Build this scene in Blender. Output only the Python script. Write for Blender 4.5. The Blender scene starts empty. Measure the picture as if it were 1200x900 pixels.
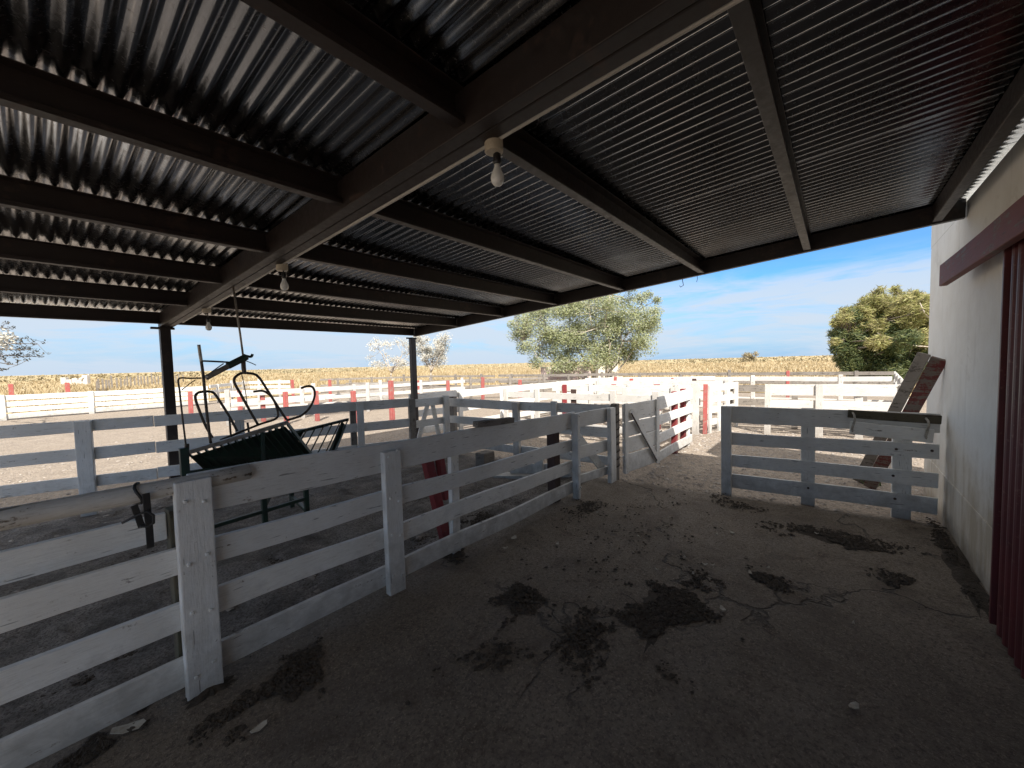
import bpy, bmesh, math, random
from mathutils import Vector, Matrix, noise as mnoise

random.seed(7)
sc = bpy.context.scene
COL = sc.collection

# ------------------------------------------------------------------ camera frame
CAMZ = 1.70
FPX = 462.0                                   # focal length in pixels of a 1200 px wide picture
YAW, PITCH, ROLL = math.radians(39.5), math.radians(-3.0), math.radians(-1.4)
FW = Vector((math.cos(YAW)*math.cos(PITCH), math.sin(YAW)*math.cos(PITCH), math.sin(PITCH)))
RT0 = Vector((math.sin(YAW), -math.cos(YAW), 0.0))
UP0 = RT0.cross(FW)
RT = RT0*math.cos(ROLL) + UP0*math.sin(ROLL)
UP = -RT0*math.sin(ROLL) + UP0*math.cos(ROLL)
EYE = Vector((0, 0, CAMZ))

def ray(x, y):
    return FW + RT*((x-600)/FPX) + UP*((450-y)/FPX)
def at_z(x, y, z=0.0):                        # point of the sight line at height z
    d = ray(x, y); return EYE + d*((z-CAMZ)/d.z)
def at_v(x, y, v):                            # point of the sight line on the plane Y = v
    d = ray(x, y); return EYE + d*(v/d.y)
def at_d(x, y, dep):                          # point of the sight line at a given distance
    return EYE + ray(x, y)*dep

# ------------------------------------------------------------------ materials
def new_mat(name):
    m = bpy.data.materials.new(name); m.use_nodes = True
    nt = m.node_tree
    for n in list(nt.nodes): nt.nodes.remove(n)
    out = nt.nodes.new('ShaderNodeOutputMaterial')
    b = nt.nodes.new('ShaderNodeBsdfPrincipled')
    nt.links.new(b.outputs[0], out.inputs[0])
    return m, nt, b
def N(nt, t, **kw):
    n = nt.nodes.new(t)
    for k, v in kw.items():
        if k in n.inputs: n.inputs[k].default_value = v
        else: setattr(n, k, v)
    return n
def texco(nt, scale=(1, 1, 1), kind='Object'):
    tc = nt.nodes.new('ShaderNodeTexCoord'); mp = nt.nodes.new('ShaderNodeMapping')
    mp.inputs['Scale'].default_value = scale
    nt.links.new(tc.outputs[kind], mp.inputs[0]); return mp.outputs[0]
def noise(nt, vec, scale, detail=4, rough=.6, dist=0):
    n = N(nt, 'ShaderNodeTexNoise'); n.inputs['Scale'].default_value = scale
    n.inputs['Detail'].default_value = detail; n.inputs['Roughness'].default_value = rough
    n.inputs['Distortion'].default_value = dist
    nt.links.new(vec, n.inputs['Vector']); return n.outputs['Fac']
def ramp(nt, fac, stops):
    r = nt.nodes.new('ShaderNodeValToRGB'); e = r.color_ramp.elements
    while len(e) < len(stops): e.new(.5)
    for i, (p, c) in enumerate(stops):
        e[i].position = p; e[i].color = (c, c, c, 1) if not hasattr(c, '__len__') else (*c, 1)
    nt.links.new(fac, r.inputs[0]); return r.outputs[0]
def mixc(nt, fac, a, b, mode='MIX'):
    m = nt.nodes.new('ShaderNodeMix'); m.data_type = 'RGBA'; m.blend_type = mode
    for s, v in ((0, fac), (6, a), (7, b)):
        if hasattr(v, 'node'): nt.links.new(v, m.inputs[s])
        elif s == 0: m.inputs[0].default_value = v
        else: m.inputs[s].default_value = (*v, 1)
    return m.outputs[2]
def bump(nt, b, h, strength=.3, dist=.02):
    n = nt.nodes.new('ShaderNodeBump'); n.inputs['Strength'].default_value = strength
    n.inputs['Distance'].default_value = dist
    nt.links.new(h, n.inputs['Height']); nt.links.new(n.outputs[0], b.inputs['Normal'])
def math_(nt, op, a, b=None):
    n = nt.nodes.new('ShaderNodeMath'); n.operation = op
    for i, v in enumerate((a, b)):
        if v is None: continue
        if hasattr(v, 'node'): nt.links.new(v, n.inputs[i])
        else: n.inputs[i].default_value = v
    return n.outputs[0]

def painted_wood(name, paint, wood, wear=.55, rough=.6, dirt=(.25, .22, .18), grime=.35, grain='h'):
    """paint over timber: grain along the board (h: lying, v: standing), flakes, splits, uneven grime"""
    m, nt, b = new_mat(name + ('_upright' if grain == 'v' else ''))
    v = texco(nt, (1, 1, 1), 'Object')
    oi = nt.nodes.new('ShaderNodeObjectInfo')
    add = nt.nodes.new('ShaderNodeVectorMath'); add.operation = 'ADD'
    sc_ = nt.nodes.new('ShaderNodeVectorMath'); sc_.operation = 'SCALE'
    cmb = nt.nodes.new('ShaderNodeCombineXYZ')
    for i in range(3): nt.links.new(oi.outputs['Random'], cmb.inputs[i])
    nt.links.new(cmb.outputs[0], sc_.inputs[0]); sc_.inputs['Scale'].default_value = 37
    nt.links.new(v, add.inputs[0]); nt.links.new(sc_.outputs[0], add.inputs[1]); v = add.outputs[0]
    mp = nt.nodes.new('ShaderNodeMapping'); nt.links.new(v, mp.inputs[0])
    mp.inputs['Scale'].default_value = (1.1, 1.1, 13) if grain == 'h' else (13, 13, 1.1)
    sv = mp.outputs[0]
    g = noise(nt, v, 9, 6, .65, .4)
    gs = noise(nt, sv, 3.2, 6, .62, .25)               # drawn out along the grain
    gf = noise(nt, sv, 14, 3, .6)
    fine = noise(nt, v, 70, 4, .6)
    mixn = math_(nt, 'ADD', math_(nt, 'MULTIPLY', g, .38), math_(nt, 'ADD', math_(nt, 'MULTIPLY', gs, .42), math_(nt, 'MULTIPLY', fine, .20)))
    chips = ramp(nt, mixn, [(wear-.035, 0), (wear+.01, 1)])
    gr = ramp(nt, noise(nt, v, 2.6, 5, .65), [(.36, 0), (.70, 1)])
    base = mixc(nt, math_(nt, 'MULTIPLY', gr, grime), paint, dirt)
    base = mixc(nt, ramp(nt, gf, [(.50, 0), (.72, .38)]), base, dirt)
    split = ramp(nt, noise(nt, sv, 5.5, 2, .4), [(.70, 0), (.725, .6)])
    # mud splashed on the lowest half metre
    sep = nt.nodes.new('ShaderNodeSeparateXYZ'); ge = nt.nodes.new('ShaderNodeNewGeometry'); nt.links.new(ge.outputs['Position'], sep.inputs[0])
    zz = math_(nt, 'ADD', sep.outputs['Z'], math_(nt, 'MULTIPLY', math_(nt, 'SUBTRACT', g, .5), .9))
    base = mixc(nt, ramp(nt, zz, [(.02, .65), (.42, 0)]), base, tuple(x*.62 for x in dirt))
    tint = mixc(nt, oi.outputs['Random'], (.90, .90, .90), (1, .99, .97))
    base = mixc(nt, 1.0, base, tint, 'MULTIPLY')
    woodc = mixc(nt, gf, tuple(x*.55 for x in wood), wood)
    c = mixc(nt, chips, base, woodc)
    nt.links.new(mixc(nt, split, c, tuple(x*.22 for x in wood)), b.inputs['Base Color'])
    b.inputs['Roughness'].default_value = rough
    h = math_(nt, 'SUBTRACT', math_(nt, 'ADD', math_(nt, 'MULTIPLY', gs, .8), math_(nt, 'MULTIPLY', fine, .35)), math_(nt, 'ADD', math_(nt, 'MULTIPLY', chips, .3), math_(nt, 'MULTIPLY', split, .8)))
    bump(nt, b, h, .55, .008)
    return m
WOODS = {}
def wood(key, *a):
    M[key] = painted_wood(*a); M[key+'_v'] = painted_wood(*a, grain='v')

M = {}
wood('white', 'white_painted_wood', (.84, .83, .80), (.32, .27, .22), .625, .55, (.45, .42, .38), .34)
wood('white_far', 'white_weathered_boards', (.62, .60, .57), (.34, .30, .26), .60, .65, (.42, .38, .34), .5)
wood('red', 'red_painted_wood', (.25, .026, .030), (.17, .10, .08), .60, .6, (.13, .03, .03), .5)
wood('pinkred', 'faded_red_posts', (.40, .085, .075), (.36, .26, .22), .56, .7, (.38, .12, .11), .45)
wood('brown', 'dark_brown_timber', (.070, .035, .028), (.10, .07, .055), .62, .75, (.04, .03, .025), .5)
wood('grey', 'weathered_grey_timber', (.27, .24, .21), (.13, .11, .09), .56, .85, (.15, .13, .11), .6)
wood('plankred', 'peeling_red_planks', (.17, .028, .026), (.22, .175, .145), .505, .75, (.12, .05, .04), .6)
wood('oldwood', 'mossy_old_board', (.12, .10, .07), (.07, .055, .04), .55, .9, (.06, .06, .03), .6)
wood('log', 'pale_barked_log', (.72, .69, .64), (.20, .15, .10), .58, .7, (.34, .28, .21), .6)

def simple(name, c1, c2, scale=8, rough=.6, metal=0., bs=.2, bd=.01, stops=(.35, .65), kind='Object', rough2=None):
    m, nt, b = new_mat(name)
    v = texco(nt, (1, 1, 1), kind)
    f = noise(nt, v, scale, 6, .6)
    f2 = noise(nt, v, scale*7, 4, .6)
    nt.links.new(mixc(nt, ramp(nt, f, [(stops[0], 0), (stops[1], 1)]), c1, c2), b.inputs['Base Color'])
    b.inputs['Metallic'].default_value = metal
    b.inputs['Roughness'].default_value = rough
    if rough2 is not None:
        nt.links.new(ramp(nt, f, [(stops[0], rough), (stops[1], rough2)]), b.inputs['Roughness'])
    bump(nt, b, math_(nt, 'ADD', f, math_(nt, 'MULTIPLY', f2, .5)), bs, bd)
    return m
def steel_mat():
    m, nt, b = new_mat('dark_brown_painted_steel')
    v = texco(nt); f = noise(nt, v, 4, 6, .65); f2 = noise(nt, v, 30, 4, .65); oi = nt.nodes.new('ShaderNodeObjectInfo')
    c = mixc(nt, ramp(nt, f, [(.35, 0), (.65, 1)]), (.026, .017, .015), (.015, .010, .009))
    c = mixc(nt, ramp(nt, math_(nt, 'ADD', math_(nt, 'MULTIPLY', f, .6), math_(nt, 'MULTIPLY', f2, .4)), [(.54, 0), (.62, .7)]), c, (.060, .034, .026))
    c = mixc(nt, 1.0, c, mixc(nt, oi.outputs['Random'], (.8, .8, .8), (1.1, 1.08, 1.05)), 'MULTIPLY')
    nt.links.new(c, b.inputs['Base Color']); nt.links.new(ramp(nt, f2, [(.3, .40), (.7, .62)]), b.inputs['Roughness'])
    bump(nt, b, f2, .12, .003); return m
M['steel'] = steel_mat()
def sheet_mat():
    m, nt, b = new_mat('galvanised_roof_sheet')
    v = texco(nt); f = noise(nt, v, 2.0, 6, .65); d = noise(nt, v, 5, 3, .5); sp = noise(nt, v, 48, 5, .7); oi = nt.nodes.new('ShaderNodeObjectInfo')
    c = mixc(nt, ramp(nt, f, [(.35, 0), (.65, 1)]), (.47, .48, .50), (.32, .325, .335))
    c = mixc(nt, ramp(nt, sp, [(.58, 0), (.70, .6)]), c, (.22, .19, .165))
    c = mixc(nt, 1.0, c, mixc(nt, oi.outputs['Random'], (.78, .78, .80), (1, 1, .98)), 'MULTIPLY')
    nt.links.new(c, b.inputs['Base Color']); b.inputs['Metallic'].default_value = 1
    nt.links.new(math_(nt, 'ADD', ramp(nt, f, [(.35, .12), (.65, .25)]), math_(nt, 'MULTIPLY', ramp(nt, sp, [(.5, 0), (.7, 1)]), .14)), b.inputs['Roughness'])
    bump(nt, b, math_(nt, 'ADD', d, math_(nt, 'MULTIPLY', sp, .02)), .06, .012); return m
M['sheet'] = sheet_mat()
M['conduit'] = simple('grey_pvc_conduit', (.60, .57, .52), (.48, .45, .41), 9, .5, 0, .1, .002)
M['boxtan'] = simple('cream_plastic_box', (.52, .45, .34), (.38, .32, .24), 20, .5, 0, .1, .002)
M['blackplastic'] = simple('black_bakelite', (.012, .012, .012), (.02, .02, .02), 20, .4, 0, .05, .002)
M['green'] = simple('dark_green_paint', (.012, .042, .026), (.020, .026, .020), 14, .5, 0, .2, .004)
M['darktube'] = simple('worn_dark_steel_tube', (.045, .040, .034), (.10, .075, .055), 18, .45, .5, .15, .003)
M['paletube'] = simple('bare_steel_bar', (.42, .38, .33), (.25, .21, .17), 14, .45, .6, .15, .003)
M['strap'] = simple('black_rubber_strap', (.012, .012, .013), (.03, .028, .026), 20, .6, 0, .15, .003)
M['rope'] = simple('frayed_pale_rope', (.48, .45, .40), (.30, .27, .22), 60, .9, 0, .5, .004)
M['chain'] = simple('dark_iron_chain', (.03, .025, .02), (.08, .05, .035), 30, .5, .7, .2, .002)
M['bolt'] = simple('rusted_bolt_heads', (.10, .06, .045), (.05, .04, .035), 40, .6, .4, .2, .002)
M['bark'] = simple('pale_grey_bark', (.20, .165, .13), (.10, .08, .065), 9, .9, 0, .7, .02)
M['barkpale'] = simple('bleached_dead_branch', (.52, .46, .38), (.36, .30, .24), 9, .9, 0, .4, .01)
M['manure'] = simple('dark_dry_manure', (.040, .030, .021), (.075, .057, .041), 30, .95, 0, .9, .02)
M['litter'] = simple('pale_dry_leaf', (.50, .47, .40), (.34, .30, .24), 30, .8, 0, .3, .004)
M['shedpale'] = simple('pale_lime_wall', (.60, .56, .50), (.42, .39, .36), .9, .9, 0, .3, .02)
M['pinkwall'] = simple('faded_pink_wall', (.60, .40, .36), (.66, .54, .50), .8, .9, 0, .3, .02)
M['creamwall'] = simple('cream_lime_wall', (.74, .68, .58), (.62, .56, .47), 1.2, .9, 0, .2, .02)
M['pebble'] = simple('grey_brown_pebbles', (.42, .37, .32), (.22, .19, .17), 3, .9, 0, .3, .005)

def bulb_mat():
    m, nt, b = new_mat('frosted_white_bulb')
    b.inputs['Base Color'].default_value = (.80, .80, .77, 1); b.inputs['Roughness'].default_value = .18
    b.inputs['Subsurface Weight'].default_value = .3; b.inputs['Subsurface Radius'].default_value = (.02, .02, .02)
    return m
M['bulb'] = bulb_mat()

def leaf_mat(name, cols, trans=.35):
    m, nt, b = new_mat(name)
    g = nt.nodes.new('ShaderNodeNewGeometry')
    stops = [(i/(len(cols)-1), c) for i, c in enumerate(cols)]
    c = ramp(nt, g.outputs['Random Per Island'], stops)
    nt.links.new(c, b.inputs['Base Color']); b.inputs['Roughness'].default_value = .55
    tr = nt.nodes.new('ShaderNodeBsdfTranslucent'); nt.links.new(c, tr.inputs[0])
    mx = nt.nodes.new('ShaderNodeMixShader'); mx.inputs[0].default_value = trans
    out = [n for n in nt.nodes if n.type == 'OUTPUT_MATERIAL'][0]
    nt.links.new(b.outputs[0], mx.inputs[1]); nt.links.new(tr.outputs[0], mx.inputs[2])
    nt.links.new(mx.outputs[0], out.inputs[0])
    return m
M['leaf_silver'] = leaf_mat('silver_olive_leaves', [(.17, .20, .08), (.28, .31, .14), (.35, .36, .17), (.42, .43, .31), (.23, .27, .13)])
M['leaf_pale'] = leaf_mat('pale_whitish_leaves', [(.44, .43, .36), (.56, .54, .48), (.62, .60, .55)])
M['leaf_dark'] = leaf_mat('feathery_dark_leaves', [(.040, .065, .025), (.07, .10, .035), (.13, .15, .055), (.18, .19, .065)])
M['leaf_gold'] = leaf_mat('yellowing_leaf_tips', [(.27, .27, .08), (.34, .33, .12), (.38, .32, .16), (.20, .22, .07)])
M['leaf_grey'] = leaf_mat('grey_sparse_leaves', [(.05, .05, .04), (.09, .09, .075), (.16, .15, .13)])
M['grass'] = leaf_mat('dry_golden_grass', [(.36, .275, .15), (.43, .34, .20), (.32, .25, .14), (.47, .385, .24)], .2)
M['scrub'] = leaf_mat('dull_scrub', [(.24, .20, .11), (.29, .235, .13), (.33, .27, .155)], .1)
M['weed'] = leaf_mat('small_green_weed', [(.07, .11, .03), (.13, .16, .05)], .3)

def ground_mat():
    m, nt, b = new_mat('gravelly_dirt')
    v = texco(nt, (1, 1, 1), 'Object')
    big = noise(nt, v, .35, 5, .6)
    mid = noise(nt, v, 2.6, 6, .7, .3)
    vor = N(nt, 'ShaderNodeTexVoronoi'); vor.inputs['Scale'].default_value = 34
    nt.links.new(v, vor.inputs['Vector'])
    fine = noise(nt, v, 95, 5, .7)
    c = mixc(nt, ramp(nt, mid, [(.30, 0), (.70, 1)]), (.235, .192, .152), (.35, .29, .232))
    c = mixc(nt, ramp(nt, big, [(.4, 0), (.65, .6)]), c, (.29, .235, .185))
    st = ramp(nt, vor.outputs['Color'], [(.2, .55), (.85, 1.25)])
    c = mixc(nt, .55, c, mixc(nt, 1.0, c, st, 'MULTIPLY'))
    c = mixc(nt, ramp(nt, fine, [(.55, 0), (.68, .6)]), c, (.17, .135, .11))
    nt.links.new(c, b.inputs['Base Color']); b.inputs['Roughness'].default_value = .95
    h = math_(nt, 'ADD', math_(nt, 'MULTIPLY', mid, 1.0), math_(nt, 'ADD', math_(nt, 'MULTIPLY', fine, .35), math_(nt, 'MULTIPLY', vor.outputs['Distance'], -.5)))
    bump(nt, b, h, .8, .035)
    return m
M['ground'] = ground_mat()

def pen_mat():
    m, nt, b = new_mat('trampled_pen_soil')
    v = texco(nt, (1, 1, 1), 'Object')
    mid = noise(nt, v, 3.3, 7, .7, .5)
    fine = noise(nt, v, 60, 5, .75)
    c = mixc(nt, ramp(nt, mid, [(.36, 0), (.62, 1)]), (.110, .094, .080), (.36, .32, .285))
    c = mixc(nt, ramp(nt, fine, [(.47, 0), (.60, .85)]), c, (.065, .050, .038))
    nt.links.new(c, b.inputs['Base Color']); b.inputs['Roughness'].default_value = .95
    bump(nt, b, math_(nt, 'ADD', mid, math_(nt, 'MULTIPLY', fine, .6)), 1.0, .08)
    return m
M['pen'] = pen_mat()

def concrete_mat():
    m, nt, b = new_mat('stained_old_concrete')
    v = texco(nt, (1, 1, 1), 'Object')
    big = noise(nt, v, .8, 6, .65, .4)
    mid = noise(nt, v, 4.5, 7, .72, .2)
    fine = noise(nt, v, 85, 5, .7)
    c = mixc(nt, ramp(nt, big, [(.32, 0), (.68, 1)]), (.130, .103, .077), (.215, .176, .136))
    c = mixc(nt, ramp(nt, mid, [(.56, 0), (.70, .8)]), c, (.075, .054, .036))
    grit = noise(nt, v, 38, 6, .8)
    c = mixc(nt, ramp(nt, grit, [(.40, .75), (.52, 0)]), c, (.060, .044, .030))
    c = mixc(nt, ramp(nt, fine, [(.54, 0), (.66, .65)]), c, (.38, .31, .235))
    c = mixc(nt, ramp(nt, noise(nt, v, 1.7, 7, .75, .8), [(.50, 0), (.64, .6)]), c, (.080, .058, .040))
    # cracks: warped cell borders, far apart
    wn = N(nt, 'ShaderNodeTexNoise'); wn.inputs['Scale'].default_value = 2.2; wn.inputs['Detail'].default_value = 6
    nt.links.new(v, wn.inputs['Vector'])
    add = nt.nodes.new('ShaderNodeVectorMath'); add.operation = 'MULTIPLY_ADD'
    nt.links.new(wn.outputs['Color'], add.inputs[0]); add.inputs[1].default_value = (.9, .9, .9); nt.links.new(v, add.inputs[2])
    vo = N(nt, 'ShaderNodeTexVoronoi'); vo.feature = 'DISTANCE_TO_EDGE'; vo.inputs['Scale'].default_value = .42
    nt.links.new(add.outputs[0], vo.inputs['Vector'])
    gate = ramp(nt, noise(nt, v, 1.1, 3), [(.42, 0), (.55, 1)])
    ck = math_(nt, 'MULTIPLY', ramp(nt, vo.outputs['Distance'], [(.002, .75), (.008, 0)]), gate)
    c = mixc(nt, ck, c, (.030, .024, .018))
    nt.links.new(c, b.inputs['Base Color'])
    nt.links.new(ramp(nt, mid, [(.3, .72), (.7, .92)]), b.inputs['Roughness'])
    h = math_(nt, 'SUBTRACT', math_(nt, 'ADD', math_(nt, 'MULTIPLY', mid, .7), math_(nt, 'MULTIPLY', math_(nt, 'ADD', fine, grit), .35)), math_(nt, 'MULTIPLY', ck, 1.2))
    bump(nt, b, h, .9, .025)
    return m
M['concrete'] = concrete_mat()

def wall_mat():
    m, nt, b = new_mat('limewashed_wall')
    tc = nt.nodes.new('ShaderNodeTexCoord'); v = tc.outputs['Object']
    sep = nt.nodes.new('ShaderNodeSeparateXYZ'); nt.links.new(v, sep.inputs[0])
    mp = nt.nodes.new('ShaderNodeMapping'); mp.inputs['Scale'].default_value = (5, 5, .7); nt.links.new(v, mp.inputs[0])
    streak = noise(nt, mp.outputs[0], 1.6, 5, .6)
    mid = noise(nt, v, 3.5, 6, .65)
    fine = noise(nt, v, 40, 4, .6)
    c = mixc(nt, ramp(nt, mid, [(.35, 0), (.75, .5)]), (.76, .745, .70), (.60, .56, .49))
    # yellow splash stains with a ragged upper limit near 0.9 m
    zz = math_(nt, 'ADD', sep.outputs['Z'], math_(nt, 'MULTIPLY', math_(nt, 'SUBTRACT', mid, .5), 1.5))
    lo = ramp(nt, zz, [(.45, .9), (1.25, 0)])
    lo = math_(nt, 'MULTIPLY', lo, ramp(nt, streak, [(.35, .3), (.65, 1)]))
    c = mixc(nt, lo, c, (.40, .33, .23))
    ft = ramp(nt, math_(nt, 'ADD', sep.outputs['Z'], math_(nt, 'MULTIPLY', math_(nt, 'SUBTRACT', mid, .5), .5)), [(.03, .8), (.22, 0)])
    c = mixc(nt, ft, c, (.16, .13, .10))
    c = mixc(nt, ramp(nt, noise(nt, v, 1.3, 7, .7, .6), [(.58, 0), (.62, .28)]), c, (.50, .46, .39))
    c = mixc(nt, ramp(nt, streak, [(.58, 0), (.80, .35)]), c, (.42, .39, .34))
    nt.links.new(c, b.inputs['Base Color']); b.inputs['Roughness'].default_value = .9
    bump(nt, b, math_(nt, 'ADD', mid, math_(nt, 'MULTIPLY', fine, .3)), .3, .012)
    return m
M['wall'] = wall_mat()

def field_mat():
    m, nt, b = new_mat('dry_steppe')
    v = texco(nt, (1, 1, 1), 'Object')
    big = noise(nt, v, .02, 6, .6); mid = noise(nt, v, .5, 6, .7)
    c = mixc(nt, ramp(nt, mid, [(.35, 0), (.65, 1)]), (.38, .285, .145), (.46, .355, .195))
    c = mixc(nt, ramp(nt, big, [(.45, 0), (.7, .6)]), c, (.35, .265, .14))
    nt.links.new(c, b.inputs['Base Color']); b.inputs['Roughness'].default_value = .95
    bump(nt, b, mid, .6, .1)
    return m
M['field'] = field_mat()

# ------------------------------------------------------------------ mesh helpers
class MB:
    """collects shapes and links them as ONE mesh object"""
    def __init__(s): s.bm = bmesh.new()
    def box(s, cx, cy, cz, sx, sy, sz, rot=None):
        mat = Matrix.Translation((cx, cy, cz))
        if rot is not None: mat = mat @ rot
        bmesh.ops.create_cube(s.bm, size=1, matrix=mat @ Matrix.Diagonal((sx, sy, sz, 1)))
        return s
    def bar(s, a, b, w, h, up=(0, 0, 1), seg=1, wob=0.0, lift=None):
        """board from a to b, w across (horizontal), h along 'up'; seg rings with a little wobble"""
        a, b = Vector(a), Vector(b); d = (b-a).normalized()
        up = Vector(up); side = d.cross(up).normalized(); upp = side.cross(d).normalized()
        rings = []; ph = random.random()*50
        for i in range(seg+1):
            t = i/seg; c = a.lerp(b, t)
            if wob:
                c = c + upp*wob*(mnoise.noise((ph, t*3.1*(b-a).length/3+.2, 0)))*1.6 + side*wob*.7*(mnoise.noise((ph, 7, t*3.3)))
            hh = h*(1+ (.09*mnoise.noise((ph, 3, t*4)) if wob else 0))
            rings.append([s.bm.verts.new(c+side*sx*w/2+upp*sy*hh/2) for sx, sy in ((-1, -1), (1, -1), (1, 1), (-1, 1))])
        for r0, r1 in zip(rings, rings[1:]):
            for k in range(4):
                s.bm.faces.new((r0[k], r0[(k+1) % 4], r1[(k+1) % 4], r1[k]))
        s.bm.faces.new(rings[0][::-1]); s.bm.faces.new(rings[-1]); return s
    def tube(s, pts, r, n=8, cap=True):
        pts = [Vector(p) for p in pts]; rs = r if hasattr(r, '__len__') else [r]*len(pts)
        rings = []; ref = None
        for i, p in enumerate(pts):
            d = (pts[min(i+1, len(pts)-1)]-pts[max(i-1, 0)])
            if d.length < 1e-9: d = Vector((0, 0, 1))
            d.normalize()
            if ref is None:
                ref = d.orthogonal().normalized()
            ref = (ref - d*ref.dot(d))
            if ref.length < 1e-6: ref = d.orthogonal()
            ref.normalize(); q = d.cross(ref)
            rings.append([s.bm.verts.new(p+(ref*math.cos(k*2*math.pi/n)+q*math.sin(k*2*math.pi/n))*rs[i]) for k in range(n)])
        for r0, r1 in zip(rings, rings[1:]):
            for k in range(n): s.bm.faces.new((r0[k], r0[(k+1) % n], r1[(k+1) % n], r1[k])).smooth = True
        if cap: s.bm.faces.new(rings[0][::-1]); s.bm.faces.new(rings[-1])
        return s
    def lathe(s, prof, cx, cy, cz, n=16):
        rings = [[s.bm.verts.new((cx+r*math.cos(k*2*math.pi/n), cy+r*math.sin(k*2*math.pi/n), cz+z)) for k in range(n)] for r, z in prof]
        for r0, r1 in zip(rings, rings[1:]):
            for k in range(n): s.bm.faces.new((r0[k], r0[(k+1) % n], r1[(k+1) % n], r1[k])).smooth = True
        s.bm.faces.new(rings[0]); s.bm.faces.new(rings[-1][::-1]); return s
    def quad(s, *pts):
        s.bm.faces.new([s.bm.verts.new(p) for p in pts]); return s
    def build(s, name, mat, parent=None, bevel=0.0, smooth=False):
        bmesh.ops.recalc_face_normals(s.bm, faces=s.bm.faces)
        me = bpy.data.meshes.new(name); s.bm.to_mesh(me); s.bm.free()
        o = bpy.data.objects.new(name, me); COL.objects.link(o)
        me.materials.append(mat)
        if parent is not None:
            o.parent = parent; o.matrix_parent_inverse = Matrix.Translation(-Vector(parent.location))
        if bevel:
            md = o.modifiers.new('bevel', 'BEVEL'); md.width = bevel; md.segments = 2; md.limit_method = 'ANGLE'
        return o

def tag(o, label=None, cat=None, group=None, kind=None):
    if label: o['label'] = label
    if cat: o['category'] = cat
    if group: o['group'] = group
    if kind: o['kind'] = kind
    return o
def thing(name, label, cat, loc, group=None):
    o = bpy.data.objects.new(name, None); o.empty_display_size = .2; COL.objects.link(o)
    o.location = loc; return tag(o, label, cat, group)
def raw(name, verts, faces, mat, parent=None, smooth=False):
    me = bpy.data.meshes.new(name); me.from_pydata(verts, [], faces); me.update()
    me.materials.append(mat)
    if smooth: me.polygons.foreach_set('use_smooth', [True]*len(me.polygons))
    o = bpy.data.objects.new(name, me); COL.objects.link(o)
    if parent is not None:
        o.parent = parent; o.matrix_parent_inverse = Matrix.Translation(-Vector(parent.location))
    return o

# ------------------------------------------------------------------ ground
def grid(name, x0, x1, y0, y1, nx, ny, zf, mat):
    vs = [(x0+(x1-x0)*i/nx, y0+(y1-y0)*j/ny, 0) for j in range(ny+1) for i in range(nx+1)]
    vs = [(x, y, zf(x, y)) for x, y, _ in vs]
    fs = [(j*(nx+1)+i, j*(nx+1)+i+1, (j+1)*(nx+1)+i+1, (j+1)*(nx+1)+i) for j in range(ny) for i in range(nx)]
    return raw(name, vs, fs, mat, smooth=True)

g = raw('ground', [(-4000, -4000, -.012), (4000, -4000, -.012), (4000, 4000, -.012), (-4000, 4000, -.012)], [(0, 1, 2, 3)], M['ground'])
tag(g, 'pale gravelly dirt of the sunlit corrals', 'ground', kind='structure')
def fz(x, y):
    return .02*mnoise.noise((x*.5, y*.5, 3))+.012*mnoise.noise((x*2.3, y*2.3, 8))+.008
def pen_z(x, y):                                  # trampled: lumps and hoof dents
    edge = max(0, min(1, (y-2.66)/.2, (7.2-y)/.3, (5.25-x)/.3))
    lump = .020*mnoise.noise((x*3.5, y*3.5, 4))+.012*mnoise.noise((x*9, y*9, 6))
    dent = mnoise.noise((x*6.0+9, y*6.0, 12)); dent = -.028*max(0, dent-.25)/.5
    return max(fz(x, y), -.006)+.004+edge*(.012+max(lump, -.012)+dent*.6)
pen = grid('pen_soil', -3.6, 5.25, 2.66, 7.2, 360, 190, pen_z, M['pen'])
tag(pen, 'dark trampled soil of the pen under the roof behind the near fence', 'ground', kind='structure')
# concrete floor of the shelter: a slab with an uneven far edge
def floor_edge(v): return 5.36 - .10*v + .03*mnoise.noise((v*2.5, 1, 0))
vs, fs = [], []
NV, NU = 60, 110
for j in range(NV+1):
    v = -.90 + (2.66+.90)*j/NV
    ue = floor_edge(v)
    for i in range(NU+1):
        u = -3.6 + (ue+3.6)*i/NU
        vs.append((u, v, .030 + .010*mnoise.noise((u*.8, v*.8, 5)) + .004*mnoise.noise((u*4, v*4, 2))))
for j in range(NV):
    for i in range(NU):
        a = j*(NU+1)+i; fs.append((a, a+1, a+NU+2, a+NU+1))
base = len(vs)
for j in range(NV+1):
    x, y, z = vs[j*(NU+1)+NU]; vs.append((x+.01, y, -.05))
for j in range(NV):
    fs.append((j*(NU+1)+NU, base+j, base+j+1, (j+1)*(NU+1)+NU))
slab = raw('concrete_floor', vs, fs, M['concrete'], smooth=True)
tag(slab, 'dark stained concrete floor of the shelter', 'floor', kind='structure')

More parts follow.
